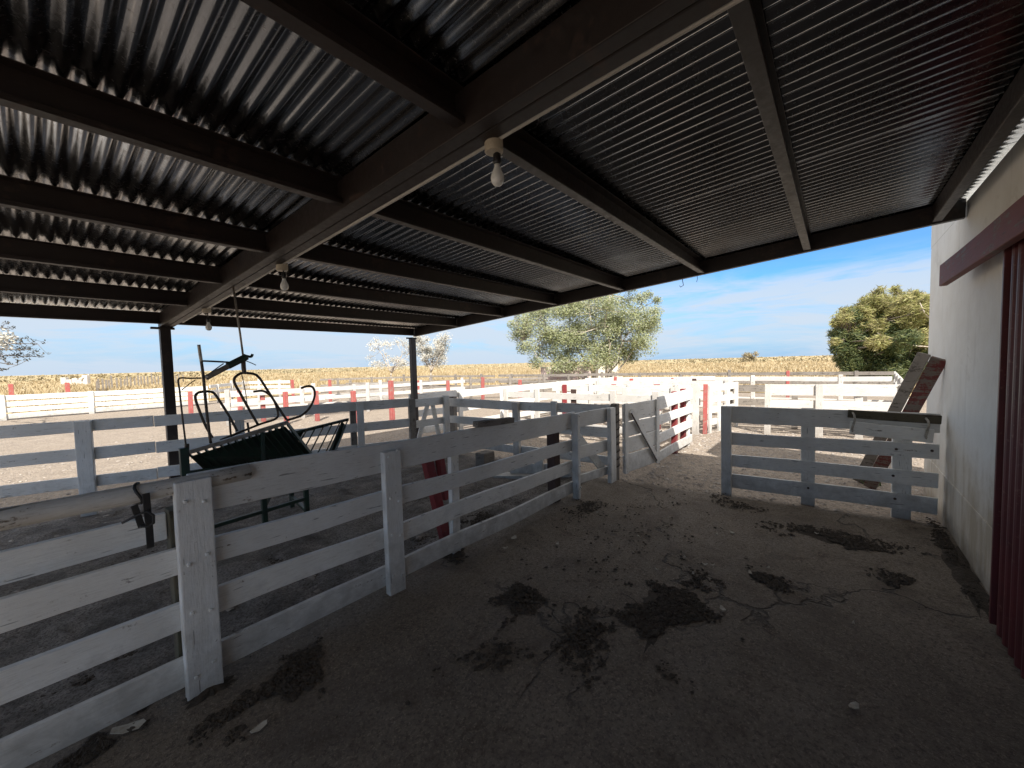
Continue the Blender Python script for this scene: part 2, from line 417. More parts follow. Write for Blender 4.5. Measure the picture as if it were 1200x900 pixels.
# dry fields beyond the corrals: gently rising to the right, two rectangles that do not overlap
def fld(x, y):
    d = math.hypot(x, y); return .03 + .9*max(0, min(1, (x-60)/300))*max(0, min(1, (140-y)/200)) + .0*d
vs = [(22, -300, .03), (900, -300, 2.2), (3500, -2000, 6), (22, 27, .03), (900, 27, 1.6), (3500, 27, 4), (-900, 27, .0), (-900, 3500, -1), (3500, 3500, 1), (22, 3500, .0), (900, 3500, 0), (3500, -300, 6), (22, -2000, .03)]
f1 = raw('dry_field', [(22, -400, .02), (160, -400, .02), (160, 27, .02), (22, 27, .02), (-900, 27, .02), (160, 160, .02), (-900, 160, .02),
                       (900, -400, 1.9), (900, 160, 1.2), (900, 900, .6), (160, 900, .2), (-900, 900, .02),
                       (3500, -400, 4), (3500, 900, 2), (3500, 3500, .5), (-900, 3500, .02)],
         [(0, 1, 2, 3), (4, 3, 2, 5, 6), (1, 7, 8, 5, 2), (6, 5, 10, 11), (5, 8, 9, 10), (7, 12, 13, 9, 8), (11, 10, 9, 13, 14, 15)], M['field'])
tag(f1, 'golden dry grassland reaching to the horizon', 'field', kind='structure')

# tufts of dry grass
def field_height(x, y):
    if x > 160: 
        t = (x-160)/740; k = max(0, min(1, (y+400)/560)); return .02+t*(1.9-.7*k)
    return .02
vs, fs = [], []
cnt = 0
while cnt < 15000:
    a = math.radians(random.uniform(-14, 94)); d = 24*math.exp(random.random()*math.log(7.5))
    x, y = d*math.cos(a), d*math.sin(a)
    if not (x > 23 or y > 28): continue
    if 23 < x < 40 and 0 < y < 14 and random.random() < .3: continue
    cnt += 1; z = field_height(x, y)
    for k in range(4):
        h = random.uniform(.18, .5)*(1+.5*mnoise.noise((x*.1, y*.1, 0))); w = random.uniform(.02, .05)*(1+d/50); t = random.uniform(0, 6.28)
        ox, oy = random.gauss(0, .16), random.gauss(0, .16)
        lx, ly = random.gauss(0, .4)*h, random.gauss(0, .4)*h
        b0 = len(vs); c, s_ = math.cos(t)*w, math.sin(t)*w
        vs += [(x+ox-c, y+oy-s_, z-.01), (x+ox+c, y+oy+s_, z-.01), (x+ox+lx, y+oy+ly, z+h)]; fs.append((b0, b0+1, b0+2))
tag(raw('dry_grass', vs, fs, M['grass']), 'dry golden grass tufts covering the fields', 'grass', kind='stuff')

# scrub towards the horizon: clumps of short twiggy leaves
vs, fs = [], []
for i in range(2600):
    a = math.radians(random.uniform(-14, 94)); d = 150*math.exp(random.random()*math.log(5.5))
    x, y = d*math.cos(a), d*math.sin(a); z = field_height(x, y)
    R = random.uniform(.35, .85)*(1+d/450); 
    for k in range(10):
        t = random.uniform(0, 6.28); p = math.acos(random.uniform(.0, 1)); r = R*random.uniform(.3, 1)
        c = Vector((x+r*1.2*math.sin(p)*math.cos(t), y+r*1.2*math.sin(p)*math.sin(t), z+r*.9*math.cos(p)))
        q = R*.42; b0 = len(vs)
        n1 = Vector((random.gauss(0, 1), random.gauss(0, 1), random.gauss(0, 1))).normalized(); n2 = n1.orthogonal().normalized()
        vs += [tuple(c+n1*q), tuple(c+n2*q*.8), tuple(c-n1*q), tuple(c-n2*q*.8)]; fs.append((b0, b0+1, b0+2, b0+3))
tag(raw('distant_scrub', vs, fs, M['scrub']), 'low dull scrub along the horizon', 'scrub', kind='stuff')

# pebbles on the dirt outside the floor
vs, fs = [], []
def pebble(x, y, z, r):
    b0 = len(vs); sx, sy, sz = r*random.uniform(.7, 1.4), r*random.uniform(.7, 1.4), r*random.uniform(.35, .7); t = random.uniform(0, 6.28)
    for dx, dy, dz in ((1, 0, 0), (0, 1, 0), (-1, 0, 0), (0, -1, 0), (0, 0, 1), (.7, .7, .5), (-.7, .6, .45)):
        dx, dy = dx*sx, dy*sy
        vs.append((x+dx*math.cos(t)-dy*math.sin(t), y+dx*math.sin(t)+dy*math.cos(t), z+dz*sz))
    for f in ((0, 5, 4), (5, 1, 4), (1, 6, 4), (6, 2, 4), (2, 3, 4), (3, 0, 4)): fs.append(tuple(b0+k for k in f))
for i in range(9000):
    if i % 3: x, y = random.uniform(5.2, 11), random.uniform(-1, 6.5)
    else: x, y = random.uniform(-1, 7), random.uniform(2.75, 14)
    if x < floor_edge(y)+.05 and y < 2.7: continue
    pebble(x, y, -.01+(.02 if (x < 5.2 and y < 7.2) else 0), random.choice((.008, .012, .016, .02, .03)))
tag(raw('gravel', vs, fs, M['pebble']), 'loose pebbles strewn over the corral dirt', 'gravel', kind='stuff')

# manure: dark crumbs heaped in patches
vs, fs = [], []
patches = [(2.62, .86, .50, .26, 1500), (2.15, 1.72, .20, .15, 420), (2.05, 1.15, .28, .20, 260), (4.55, .0, .22, .45, 700), (3.4, .42, .13, .13, 320),
           (.75, 2.25, .30, .16, 620), (.10, 2.5, .45, .12, 420), (4.7, -.75, .7, .05, 520), (3.9, -.40, .2, .14, 160), (5.0, .9, .35, .3, 160),
           (1.7, 1.55, .35, .25, 120), (1.3, 3.6, .5, .4, 500), (2.9, 3.0, .6, .22, 600), (3.3, 4.0, .7, .6, 420), (.3, 3.3, .4, .35, 350), (2.3, 2.52, .10, .07, 160), (4.0, 2.2, .3, .2, 200), (.5, 5, .6, .6, 200), (3.6, 1.5, 1.6, .8, 260)]
for px, py, sx, sy, n in patches:
    made = 0; tries = 0
    while made < n*1.7 and tries < n*14:
        tries += 1
        x, y = random.gauss(px, sx*.62), random.gauss(py, sy*.62)
        rr = math.hypot((x-px)/sx, (y-py)/sy)
        if mnoise.noise((x*3.1, y*3.1, 4))+.6*mnoise.noise((x*9, y*9, 2)) < -.28+.42*rr: continue
        made += 1
        z = (.034 if y < 2.66 and y > -.9 else .012) + max(0, .014*(1-rr))*random.random()
        pebble(x, y, z, random.choice((.004, .006, .008, .011, .015)))
tag(raw('manure_crumbs', vs, fs, M['manure']), 'dark dry manure lying in patches on floor and pen', 'manure', kind='stuff')
# the thickest patch has a body of its own below its crumbs
def mound(name, label, px, py, sx, sy, h, z0):
    vs, fs = [], []; n, m = 90, 14
    for j in range(m+1):
        for i in range(n):
            t = i*2*math.pi/n; k = j/m
            rr = k*(1+.45*mnoise.noise((math.cos(t)*1.5+px, math.sin(t)*1.5+py, 2))+.45*mnoise.noise((math.cos(t)*4, math.sin(t)*4, px))+.25*mnoise.noise((math.cos(t)*11, math.sin(t)*11, px)))
            x, y = px+sx*rr*math.cos(t), py+sy*rr*math.sin(t)
            vs.append((x, y, z0+h*(1-k*k)*(.7+.6*mnoise.noise((x*9, y*9, 1)))-.006*k))
    for j in range(m):
        for i in range(n): fs.append((j*n+i, j*n+(i+1) % n, (j+1)*n+(i+1) % n, (j+1)*n+i))
    tag(raw(name, vs, fs, M['manure'], smooth=True), label, 'manure', kind='stuff')
mound('manure_patch', 'largest dark manure patch in the middle of the concrete floor', 2.62, .86, .40, .19, .014, .031)
mound('manure_patch', 'dark manure patch on the concrete by the shaded board gate', 4.55, .0, .13, .36, .010, .032)
mound('manure_patch', 'smaller round manure patch between fence and middle patch', 2.15, 1.72, .13, .09, .009, .032)
mound('manure_patch', 'small manure patch between the middle patch and the gate', 3.4, .42, .09, .08, .009, .032)
mound('manure_patch', 'long dark strip of muck along the foot of the white wall', 4.5, -.77, .95, .07, .010, .034)

mound('manure_patch', 'dark muck heaped at the foot of the nearest white post', .50, 2.50, .13, .06, .035, .028)
mound('manure_patch', 'dark muck heaped at the foot of the leaning red post', 2.30, 2.60, .13, .08, .035, .024)
# ------------------------------------------------------------------ shelter roof
S = .07
def zb(v): return 2.80 - S*v                    # underside of the purlins
U0, U1 = -2.55, 5.17
shelter = thing('open_shelter', 'open cattle shelter with brown steel beams and corrugated roof', 'shelter', (1.16, 6.7, 0))
PH = .15
PV = [-.66, .25, 1.25, 2.24, 3.30, 4.37, 5.50, 6.80]
ang = math.atan(S)
for v in PV:                                    # channel purlins: web, two flanges
    mb = MB(); z = zb(v)
    mb.box((U0+U1)/2-.035, v, z+.003, U1-U0-.07, .06, .006)
    mb.box((U0+U1)/2-.035, v+.027, z+PH/2+.003, U1-U0-.07, .006, PH-.012)
    mb.box((U0+U1)/2-.035, v, z+PH-.006, U1-U0-.07, .06, .006)
    mb.box((U0+U1)/2-.035, v-.0275, z+.015, U1-U0-.07, .005, .018)
    mb.build('purlin', M['steel'], shelter, .002)
SK = -.022                                      # the main beam is a little out of square
def sloped(mb, u0, u1, v0, v1, dz0, dz1, sk=0.0):       # beam along v following the roof slope
    bm = mb.bm
    P = [bm.verts.new((u+sk*v, v, zb(v)+dz)) for v in (v0, v1) for dz in (dz0, dz1) for u in (u0, u1)]
    for f in ((0, 1, 3, 2), (4, 6, 7, 5), (0, 4, 5, 1), (2, 3, 7, 6), (0, 2, 6, 4), (1, 5, 7, 3)): bm.faces.new([P[k] for k in f])
for uc in (1.31,):
    mb = MB()                                   # doubled channel beam with a narrow slot
    sloped(mb, uc-.070, uc-.004, -.83, 6.93, -.030, PH-.004, SK)
    sloped(mb, uc+.004, uc+.070, -.83, 6.93, -.030, PH-.004, SK)
    mb.build('main_beam', M['steel'], shelter, .004)
mb = MB(); sloped(mb, U1-.06, U1, -.83, 6.86, -.012, PH-.002); mb.build('eave_beam', M['steel'], shelter, .004)
mb = MB(); sloped(mb, U0, U0+.06, -.83, 6.86, -.012, PH-.002); mb.build('eave_beam', M['steel'], shelter, .004)
for (uc, name) in ((1.14, 'post'), (5.08, 'post'), (-2.45, 'post')):
    mb = MB(); mb.box(uc, 6.86, (zb(6.86)-.03)/2-.05, .11, .10, zb(6.86)-.03+.1); mb.build('post', M['steel'], shelter, .006)
    mb = MB(); mb.box(uc-.02, 6.86, zb(6.86)-.047, .24, .05, .028); mb.build('bracket', M['steel'], shelter, .003)
# corrugated sheets: ridges run down the slope, each sheet laps over the next
PITCH, AMP = .076, .0095
def sheet(u0, u1, off):
    n = int(round((u1-u0)/PITCH*8)); rows = [-.89, -.6, -.3, .25, .8, 1.25, 1.8, 2.24, 2.8, 3.3, 3.85, 4.37, 4.95, 5.5, 6.1, 6.80, 7.15]
    vs, fs = [], []
    for j, v in enumerate(rows):
        for i in range(n+1):
            u = u0+(u1-u0)*i/n
            dn = .003*mnoise.noise((u*1.3, v*1.1, off*90))
            vs.append((u, v, zb(v)+PH+AMP+.002+off+dn+AMP*math.sin(2*math.pi*u/PITCH)))
    for j in range(len(rows)-1):
        for i in range(n): a = j*(n+1)+i; fs.append((a, a+1, a+n+2, a+n+1))
    o = raw('roof_sheet', vs, fs, M['sheet'], shelter, smooth=True)
    md = o.modifiers.new('thickness', 'SOLIDIFY'); md.thickness = .0008; md.offset = 1
w = PITCH*11; u = U0-.12; k = 0
while u < U1+.10:
    sheet(u, min(u+w+PITCH*.6, U1+.13), .0026*(k % 2)); u += w; k += 1
for v in PV[1:]:
    for du in (-.078, .078):
        MB().box(1.31+SK*v+du, v+.036, zb(v)+.055, .012, .012, .10).build('cleat', M['steel'], shelter, .002)
# angle iron stop along the wall
mb = MB(); sloped(mb, U0+.1, U1-.07, -.77, -.70, .0, .004) if False else None

# conduit and lamps on the main beam
mb = MB(); uC0 = 1.395
def uc_(v): return uC0+SK*v
mb.tube([(uc_(v), v, zb(v)-.022+.003*math.sin(v*2.2)) for v in [-.8+.25*i for i in range(30)]], .011, 8)
cond = mb.build('conduit_pipe', M['conduit']); tag(cond, 'grey conduit pipe running along the main roof beam', 'pipe')
LAMP_G = 'bare bulbs under the main beam'
def lamp(v, drop, label):
    z = zb(v)-.03; uC = uc_(v)
    t = thing('lamp_fitting', label, 'lamp', (uC, v, z), LAMP_G)
    MB().lathe([(.040, .03), (.042, .0), (.042, -.038), (.036, -.042)], uC, v, z, 20).build('junction_box', M['boxtan'], t, .002)
    MB().tube([(uC+.004, v-.012, z-.04), (uC+.006, v-.012, z-.04-drop)], .0045, 6).build('flex', M['blackplastic'], t)
    MB().lathe([(.010, 0), (.017, -.006), (.019, -.042), (.015, -.050)], uC+.006, v-.012, z-.035-drop, 14).build('socket', M['blackplastic'], t)
    MB().lathe([(.013, 0), (.014, -.014), (.020, -.030), (.028, -.048), (.031, -.064), (.027, -.082), (.016, -.094), (.003, -.098)], uC+.006, v-.012, z-.082-drop, 18).build('bulb', M['bulb'], t)
lamp(1.20, .010, 'nearest bare white bulb on a round cream box under the beam')
lamp(3.45, .02, 'middle bare bulb along the beam, between the other two')
lamp(5.45, .06, 'farthest bare bulb hanging lowest near the left roof post')
# loose wire under the eave
p0 = at_d(797, 333, 1); tv = 1.33
mb = MB(); a = Vector((5.13, tv+.15, zb(tv)))
mb.tube([a, a+Vector((0, -.005, -.05)), a+Vector((.01, -.012, -.10)), a+Vector((.0, .02, -.12)), a+Vector((0, .03, -.10))], .004, 5)
tag(mb.build('wire', M['blackplastic']), 'short loose black wire hooked under the eave', 'wire')
mb = MB(); a = Vector((5.13, tv-.02, zb(tv-.02)))
mb.tube([a+Vector((0, 0, .02)), a+Vector((0, -.004, -.05)), a+Vector((.008, .006, -.085))], .003, 5)
tag(mb.build('wire', M['blackplastic']), 'shortest straight black wire end beside the hooked one', 'wire')

# ------------------------------------------------------------------ white building
WB0 = -1.7; WV = -.84; WU = 6.80
bld = thing('white_building', 'white limewashed shed with red ribbed sliding door', 'building', (WU, WV, 0))
mb = MB()
BD = 1.9
prof = [(WV, -.05), (WV, zb(WV)+PH-.010), (WV-BD, 2.42), (WV-BD, -.05)]
bm = mb.bm
e0 = [bm.verts.new((WB0, y, z)) for y, z in prof]; e1 = [bm.verts.new((WU, y, z)) for y, z in prof]
bm.faces.new(e0); bm.faces.new(e1[::-1])
for k in range(4): bm.faces.new((e0[k], e1[k], e1[(k+1) % 4], e0[(k+1) % 4]))
mb.build('wall', M['wall'], bld, .012)
mb = MB(); mb.box((WB0+WU)/2, WV-.01, .22, WU-WB0-.02, .032, .54); mb.build('plinth', M['wall'], bld, .004)
mb = MB()
for vv in (-1.72, -2.5): mb.box(6.35, vv, 2.62 if vv > -2 else 2.46, 1.7, .16, .10)
bm = mb.build('roof_timber', M['grey'], bld, .006)
mb = MB(); mb.box((U1+.17+WU)/2, WV-.098, 3.13, WU-U1-.17, .20, .40); mb.build('parapet', M['wall'], bld, .002)
# sliding door of ribbed red sheet
D0, D1 = 0.2, 3.585; DVY = WV+.075
vs, fs = [], []; n = int((D1-D0)/.0125)
for j, z in enumerate((.04, .6, 1.2, 1.8, 2.40)):
    for i in range(n+1):
        u = D0+(D1-D0)*i/n; ph = (u/.10) % 1
        rib = .014 if ph < .28 else (.014*(1-(ph-.28)/.1) if ph < .38 else (0 if ph < .9 else .014*(ph-.9)/.1))
        vs.append((u, DVY+rib+.002*mnoise.noise((u*2, z*2, 0)), z))
for j in range(4):
    for i in range(n): a = j*(n+1)+i; fs.append((a, a+1, a+n+2, a+n+1))
def door_mat():
    m, nt, b = new_mat('dull_red_sheet')
    v = texco(nt)
    f = noise(nt, v, 3, 6, .65); f2 = noise(nt, v, 26, 5, .65)
    c = mixc(nt, ramp(nt, f, [(.35, 0), (.68, 1)]), (.125, .018, .021), (.080, .016, .017))
    c = mixc(nt, ramp(nt, f2, [(.60, 0), (.74, .7)]), c, (.26, .13, .10))
    nt.links.new(c, b.inputs['Base Color']); b.inputs['Roughness'].default_value = .5
    bump(nt, b, f2, .15, .005); return m
M['door'] = door_mat()
dr = raw('door', vs, fs, M['door'], bld)
md = dr.modifiers.new('thickness', 'SOLIDIFY'); md.thickness = .0015
MB().box(D1+.012, DVY+.004, 1.24, .024, .05, 2.36).build('door_frame', M['door'], bld, .003)
mb = MB(); mb.bar((0.2, WV+.15, 2.335), (4.95, WV+.15, 2.355), .05, .175, seg=8, wob=.006)
mb.build('door_track_cover', painted_wood('faded_red_timber', (.22, .045, .042), (.20, .13, .11), .56, .7, (.13, .04, .035), .5), bld, .006)
for uu in (4.6, 3.9, 3.2, 2, .8): MB().box(uu, WV+.062, 2.40, .05, .123, .04).build('track_bracket', M['steel'], bld, .003)

# ------------------------------------------------------------------ fences
def v3(p, z): return Vector((p[0], p[1], z))
def fence(name, label, cat, A, B, rails, posts, mat='white', pmat=None, rail_t=.032, side=None, post_w=.12, post_t=.05, post_h=1.10, group=None,
          slope=(1, 1), seg=None, wob=.008, sink=.1, bolts=False, front=True):
    """rails: list of (z0, z1); posts: list of distances t in 0..1 or (t, dict); boards face 'side' (unit vector in plan)"""
    A, B = Vector((A[0], A[1])), Vector((B[0], B[1])); d = (B-A); L = d.length; d = d/L
    nrm = Vector((d.y, -d.x)) if side is None else Vector(side).normalized()
    t = thing(name, label, cat, (A.x, A.y, 0), group)
    seg = seg or max(2, int(L/.45))
    for (z0, z1) in rails:
        # boards butt end to end at every second post
        cuts = [0, 1] if L < 4.4 else [i/round(L/3.6) for i in range(int(round(L/3.6))+1)]
        for c0, c1 in zip(cuts, cuts[1:]):
            a, b = A.lerp(B, c0), A.lerp(B, c1)
            j0, j1 = random.gauss(0, .006), random.gauss(0, .006)
            zc0 = (z0+z1)/2*(slope[0]+(slope[1]-slope[0])*c0)+j0; zc1 = (z0+z1)/2*(slope[0]+(slope[1]-slope[0])*c1)+j1
            MB().bar(v3(a+d*.004, zc0), v3(b-d*.004, zc1), rail_t, z1-z0, seg=max(2, int(seg*(c1-c0))), wob=wob).build('rail', M[mat], t, .004)
    for p in posts:
        kw = {}
        if isinstance(p, tuple): p, kw = p
        q = A.lerp(B, p); w = kw.get('w', post_w); th = kw.get('t', post_t); h = kw.get('h', post_h)*(slope[0]+(slope[1]-slope[0])*p)
        off = kw.get('off', (rail_t/2+th/2+.002)*(1 if kw.get('front', front) else -1))
        c = q+nrm*off; lean = kw.get('lean', random.gauss(0, .008))
        mb = MB(); mb.bar(v3(c, -sink), v3(c+d*lean*h, h), w, th, up=(nrm.x, nrm.y, 0), seg=5, wob=.004)
        mb.build('post', M[kw.get('m', pmat or mat)+'_v'], t, .007)
        if bolts:
            for (z0, z1) in rails:
                zc = (z0+z1)/2
                for s_ in (-.25, .25):
                    cc = v3(c+nrm*(th/2+.003)+d*(s_*w+lean*zc), zc+random.uniform(-.03, .03)); MB().box(cc.x, cc.y, cc.z, .016, .016, .016).build('bolt', M[kw.get('m', pmat or mat)], t, .004)
    return t
NR = [(.08, .23), (.38, .52), (.665, .80), (.955, 1.165)]
# near fence. Boards right of the first post, a round log and lower boards left of it
nf = fence('board_fence', 'nearest white board fence with a pale log as its left top rail', 'fence', (.47, 2.585), (4.22, 2.50), NR,
           [(.003, dict(w=.15, t=.07, h=1.15)), (.31, dict(w=.135, t=.06, h=1.11)), (.985, dict(w=.055, t=.09, h=1.16))], slope=(1, .925), bolts=True, seg=12, wob=.013)
for (z0, z1) in NR[:3]:
    MB().bar((-3.2, 2.62, (z0+z1)/2-.01), (.46, 2.585, (z0+z1)/2), .032, z1-z0, seg=9, wob=.009).build('rail', M['white'], nf, .004)
MB().bar((-3.2, 2.78, .885), (.40, 2.70, .895), .03, .14, seg=9, wob=.009).build('rail', M['white'], nf, .004)
mb = MB(); pts = []; rr = []
for i in range(25):
    t = i/24; pts.append((-3.2+3.95*t, 2.60-.03*t+.015*mnoise.noise((t*5, 0, 0)), 1.125+.012*mnoise.noise((t*4, 5, 0)))); rr.append(.055+.008*mnoise.noise((t*9, 2, 2))-.012*t)
mb.tube(pts, rr, 14); tag(mb.build('log_rail', M['log'], nf), 'round pale log used as top rail')
for (uu, lean, mat, w) in ((3.93, 0, 'brown', .12), (.435, 0, 'oldwood', .06)):
    MB().bar((uu, 2.62 if uu > 1 else 2.70, -.1), (uu+lean, 2.62 if uu > 1 else 2.70, .98), w, .11, up=(0, 1, 0), seg=4, wob=.004).build('post', M[mat+'_v'], nf, .006)
MB().bar((2.30, 2.60, -.1), (2.31, 2.60, .93), .09, .05, up=(0, 1, 0), seg=4, wob=.004).build('post', M['white_v'], nf, .006)
rp = thing('leaning_post', 'leaning dark red forked post with a pale wedge behind the near fence', 'post', (2.30, 2.76, 0))
MB().bar((2.36, 2.74, -.1), (2.16, 2.82, 1.02), .085, .075, up=(0, 1, 0), seg=4, wob=.004).build('red_post', M['red_v'], rp, .006)
MB().bar((2.39, 2.80, .45), (2.33, 2.84, 1.02), .07, .06, up=(0, 1, 0), seg=4, wob=.004).build('red_post', M['red_v'], rp, .006)
MB().bar((2.36, 2.86, .5), (2.25, 2.87, 1.03), .05, .03, up=(0, 1, 0), seg=2).build('wedge', M['white_far'], rp, .004)
# pieces of old timber on top of the fence
o = MB().bar(at_v(557, 497, 2.53), at_v(600, 492, 2.53), .07, .055, seg=3, wob=.006).build('timber_offcut', M['grey'], None, .006)
tag(o, 'short dark timber lying on the top board of the near fence', 'timber')

# black strap looped over the log
mb = MB(); q = []
sx = .285; lt = (sx+3.2)/3.95
LC = (2.60-.03*lt+.015*mnoise.noise((lt*5, 0, 0)), 1.125+.012*mnoise.noise((lt*4, 5, 0)), .055+.008*mnoise.noise((lt*9, 2, 2))-.012*lt+.004)
for i in range(17):
    a = math.pi*2*i/16; q.append((sx+.012*math.sin(a*2), LC[0]+LC[2]*math.cos(a), LC[1]+LC[2]*math.sin(a)))
mb.tube(q, .007, 6)
stp = thing('strap', 'black rubber strap knotted round the pale log rail', 'strap', (sx, 2.53, 1.12))
mb.build('loop', M['strap'], stp)
def ribbon(pts, w, t, name):
    mb = MB(); pts = [Vector(p) for p in pts]
    for a, b in zip(pts, pts[1:]): mb.bar(a, b+(b-a)*.05, w, t, up=(0, 1, .01))
    mb.build(name, M['strap'], stp, .003)
ribbon([at_v(171, 578, 2.50), at_v(173, 600, 2.51), at_v(175, 620, 2.51), at_v(176.5, 641, 2.51)], .028, .006, 'tail')
ribbon([at_v(157, 592, 2.52), at_v(161, 603, 2.52), at_v(166, 617, 2.52)], .026, .006, 'tail')
mb = MB(); mb.tube([at_v(143, 613, 2.54), at_v(158, 605, 2.52), at_v(172, 599, 2.50), at_v(180, 604, 2.49), at_v(180, 613, 2.50), at_v(174, 617, 2.51), at_v(164, 617, 2.51)], .006, 6); mb.build('knot', M['strap'], stp)

# shaded board gate on the right
GA, GB = (5.47, 1.04), (5.66, -.80)
gt = fence('board_gate', 'shaded white board gate between the concrete floor and the white wall', 'gate', GA, GB, [(.08, .25), (.36, .51), (.63, .78), (.90, 1.10)], 
           [(.0, dict(w=.11, t=.10, h=1.11, off=.06)), (.44, dict(w=.13, t=.03, h=1.11)), (.86, dict(w=.15, t=.04, h=.90, sink=.0))], side=(-1, -.1), rail_t=.03, seg=6, front=False)
for (t_, z_) in ((.83, .72), (.97, .73), (.82, .44), (.44, .20), (.83, .2)):
    p = Vector(GA).lerp(Vector(GB), t_); MB().tube([(p.x-.014, p.y, z_), (p.x-.022, p.y, z_)], .013, 8).build('bolt', M['bolt'], gt)
P = lambda t_, o, z: (GA[0]+(GB[0]-GA[0])*t_-o, GA[1]+(GB[1]-GA[1])*t_, z)
o = MB().bar(P(.63, .07, .93), P(.97, .07, .885), .03, .135, seg=4, wob=.004).build('loose_board', M['white'], None, .005)
tag(o, 'loose white board tied across the top corner of the shaded gate', 'board')
o = MB().bar(P(.62, .033, 1.075), P(1.0, .033, 1.045), .035, .085, seg=4, wob=.008).build('old_board', M['oldwood'], None, .005)
tag(o, 'mossy dark board behind the loose white one at gate top', 'board')
def ropeloop(t_, zc, label):
    mb = MB(); q = []
    for i in range(15):
        a = 2*math.pi*i/14; o_ = .03+.068*math.cos(a); q.append(Vector(P(t_+.006*math.sin(3*a), o_, zc+.12*math.sin(a))))
    mb.tube(q, .011, 6); tag(mb.build('rope_tie', M['rope']), label, 'rope')
ropeloop(.645, .97, 'frayed pale rope binding the left end of the loose gate board')
ropeloop(.945, .94, 'pale rope looped round the right end of the loose gate board')

# leaning planks at the wall end
pl = painted = None
def plank(b, t, w, mat, label, th=.035):
    b, t = Vector(b), Vector(t)
    mb = MB(); mb.bar(b, t, w, th, up=(-1, .25, .1), seg=7, wob=.006)
    tag(mb.build('leaning_plank', M[mat], None, .005), label, 'plank')
plank(at_z(1019, 571), at_v(1101, 420, -.80), .125, 'plankred', 'peeling red plank leaning on the white wall beside the gate')
plank(at_z(1008, 566)+Vector((.06, .02, 0)), at_v(1083, 414, -.79), .115, 'grey', 'greyish worn plank leaning behind the peeling red one')

# small gate with a brace between near fence and white gate (in shade)
SG = fence('braced_gate', 'shaded narrow white gate with diagonal brace next to the near fence end', 'gate', (4.32, 2.56), (5.06, 2.42), [(.13, .24), (.46, .62), (.86, 1.05)], [(.94, dict(w=.16, t=.06, h=1.06))], side=(0, -1), seg=3)
MB().bar((4.36, 2.60, .82), (4.98, 2.47, .16), .03, .11, seg=2).build('brace', M['white'], SG, .004)
o = MB().bar((5.16, 2.40, -.1), (5.17, 2.40, 1.10), .10, .09, up=(0, 1, 0), seg=4, wob=.004).build('gate_post', M['grey_v'], None, .006)
tag(o, 'weathered grey gate post wound with a rusty chain', 'post')
mb = MB(); q = []
for i in range(70):
    a = i*.75; q.append((5.165+.066*math.cos(a), 2.40+.062*math.sin(a), .15+.0125*i))
mb.tube(q, .009, 5); tag(mb.build('chain', M['chain']), 'rusty dark chain wound round the grey gate post', 'chain')
# white gate in the fence line
wg = thing('plank_gate', 'closed white plank gate with a diagonal dark edged brace', 'gate', (5.32, 2.33, 0))
WA, WB = Vector((5.30, 2.34)), Vector((6.28, 2.17)); wd = (WB-WA).normalized(); wn = Vector((wd.y, -wd.x))
for (z0, z1) in ((.09, .34), (.37, .585), (.605, .81), (.83, 1.08)):
    MB().bar(v3(WA, (z0+z1)/2), v3(WB, (z0+z1)/2), .028, z1-z0, seg=3, wob=.005).build('rail', M['white'], wg, .004)
for t_ in (.035, .90): MB().bar(v3(WA.lerp(WB, t_)+wn*.03, .08), v3(WA.lerp(WB, t_)+wn*.03, 1.09), .085, .03, up=(wn.x, wn.y, 0), seg=3, wob=.003).build('stile', M['white_v'], wg, .004)
MB().bar(v3(WA.lerp(WB, .15)+wn*.045, .98), v3(WA.lerp(WB, .86)+wn*.045, .16), .03, .085, seg=3).build('brace', M['white'], wg, .004)
MB().bar(v3(WA.lerp(WB, .13)+wn*.052, .95), v3(WA.lerp(WB, .84)+wn*.052, .13), .016, .016, seg=3).build('brace_edge', M['brown'], wg, .002)
# fence that carries on past the gate
fence('board_fence', 'white fence half in shade running on from the plank gate', 'fence', (6.32, 2.20), (8.22, 2.20), [(.07, .22), (.36, .51), (.65, .80), (.91, 1.12)], [(.96, dict(w=.11, front=False)), (.55, dict(w=.11, m='red', front=False, t=.09)), (.93, dict(w=.12, m='red', front=False, t=.09, off=-.12))], side=(0, -1), post_h=1.12)

# left fence across the back of the covered pen
fence('board_fence', 'shaded bluish white fence at the back of the covered pen', 'fence', (-2.16, 7.88), (4.06, 5.575), [(.332, .467), (.66, .80), (1.0, 1.14)],
      [(.08, {}), (.405, dict(w=.145, t=.06, h=1.14)), (.635, dict(w=.11, h=1.10, m='white_far', front=False)), (.875, dict(w=.10, h=1.14)), (.86, dict(m='grey', w=.09, t=.09, front=False, h=1.09))], side=(-.35, -.94), post_h=1.14, seg=14)
fence('braced_gate', 'small shaded gate with crossed braces beside the second roof post', 'gate', (4.07, 5.64), (4.83, 5.62), [(.30, .42), (.62, .74), (.98, 1.12)], [(.02, dict(w=.11, m='grey', t=.08, h=1.14)), (.98, dict(w=.11, t=.08, h=1.14))], side=(-.2, -1))
g2 = [o for o in bpy.data.objects if o.name.startswith('braced_gate')][-1]
MB().bar((4.22, 5.66, .34), (4.48, 5.65, 1.05), .03, .08, seg=2).build('brace', M['white'], g2, .004)
MB().bar((4.70, 5.64, .34), (4.56, 5.65, 1.05), .03, .08, seg=2).build('brace', M['white'], g2, .004)
# cross fence B (shaded) from there to the white gate
fence('board_fence', 'shaded grey white cross fence from small gate to chained post', 'fence', (4.96, 5.68), (5.20, 2.46), [(.20, .33), (.60, .74), (.92, 1.07)], [(.02, dict(w=.12, m='grey', t=.09, front=False)), (.50, dict(w=.12, m='white_far', t=.07, h=1.06)), (.72, dict(w=.1))], side=(-1, 0))
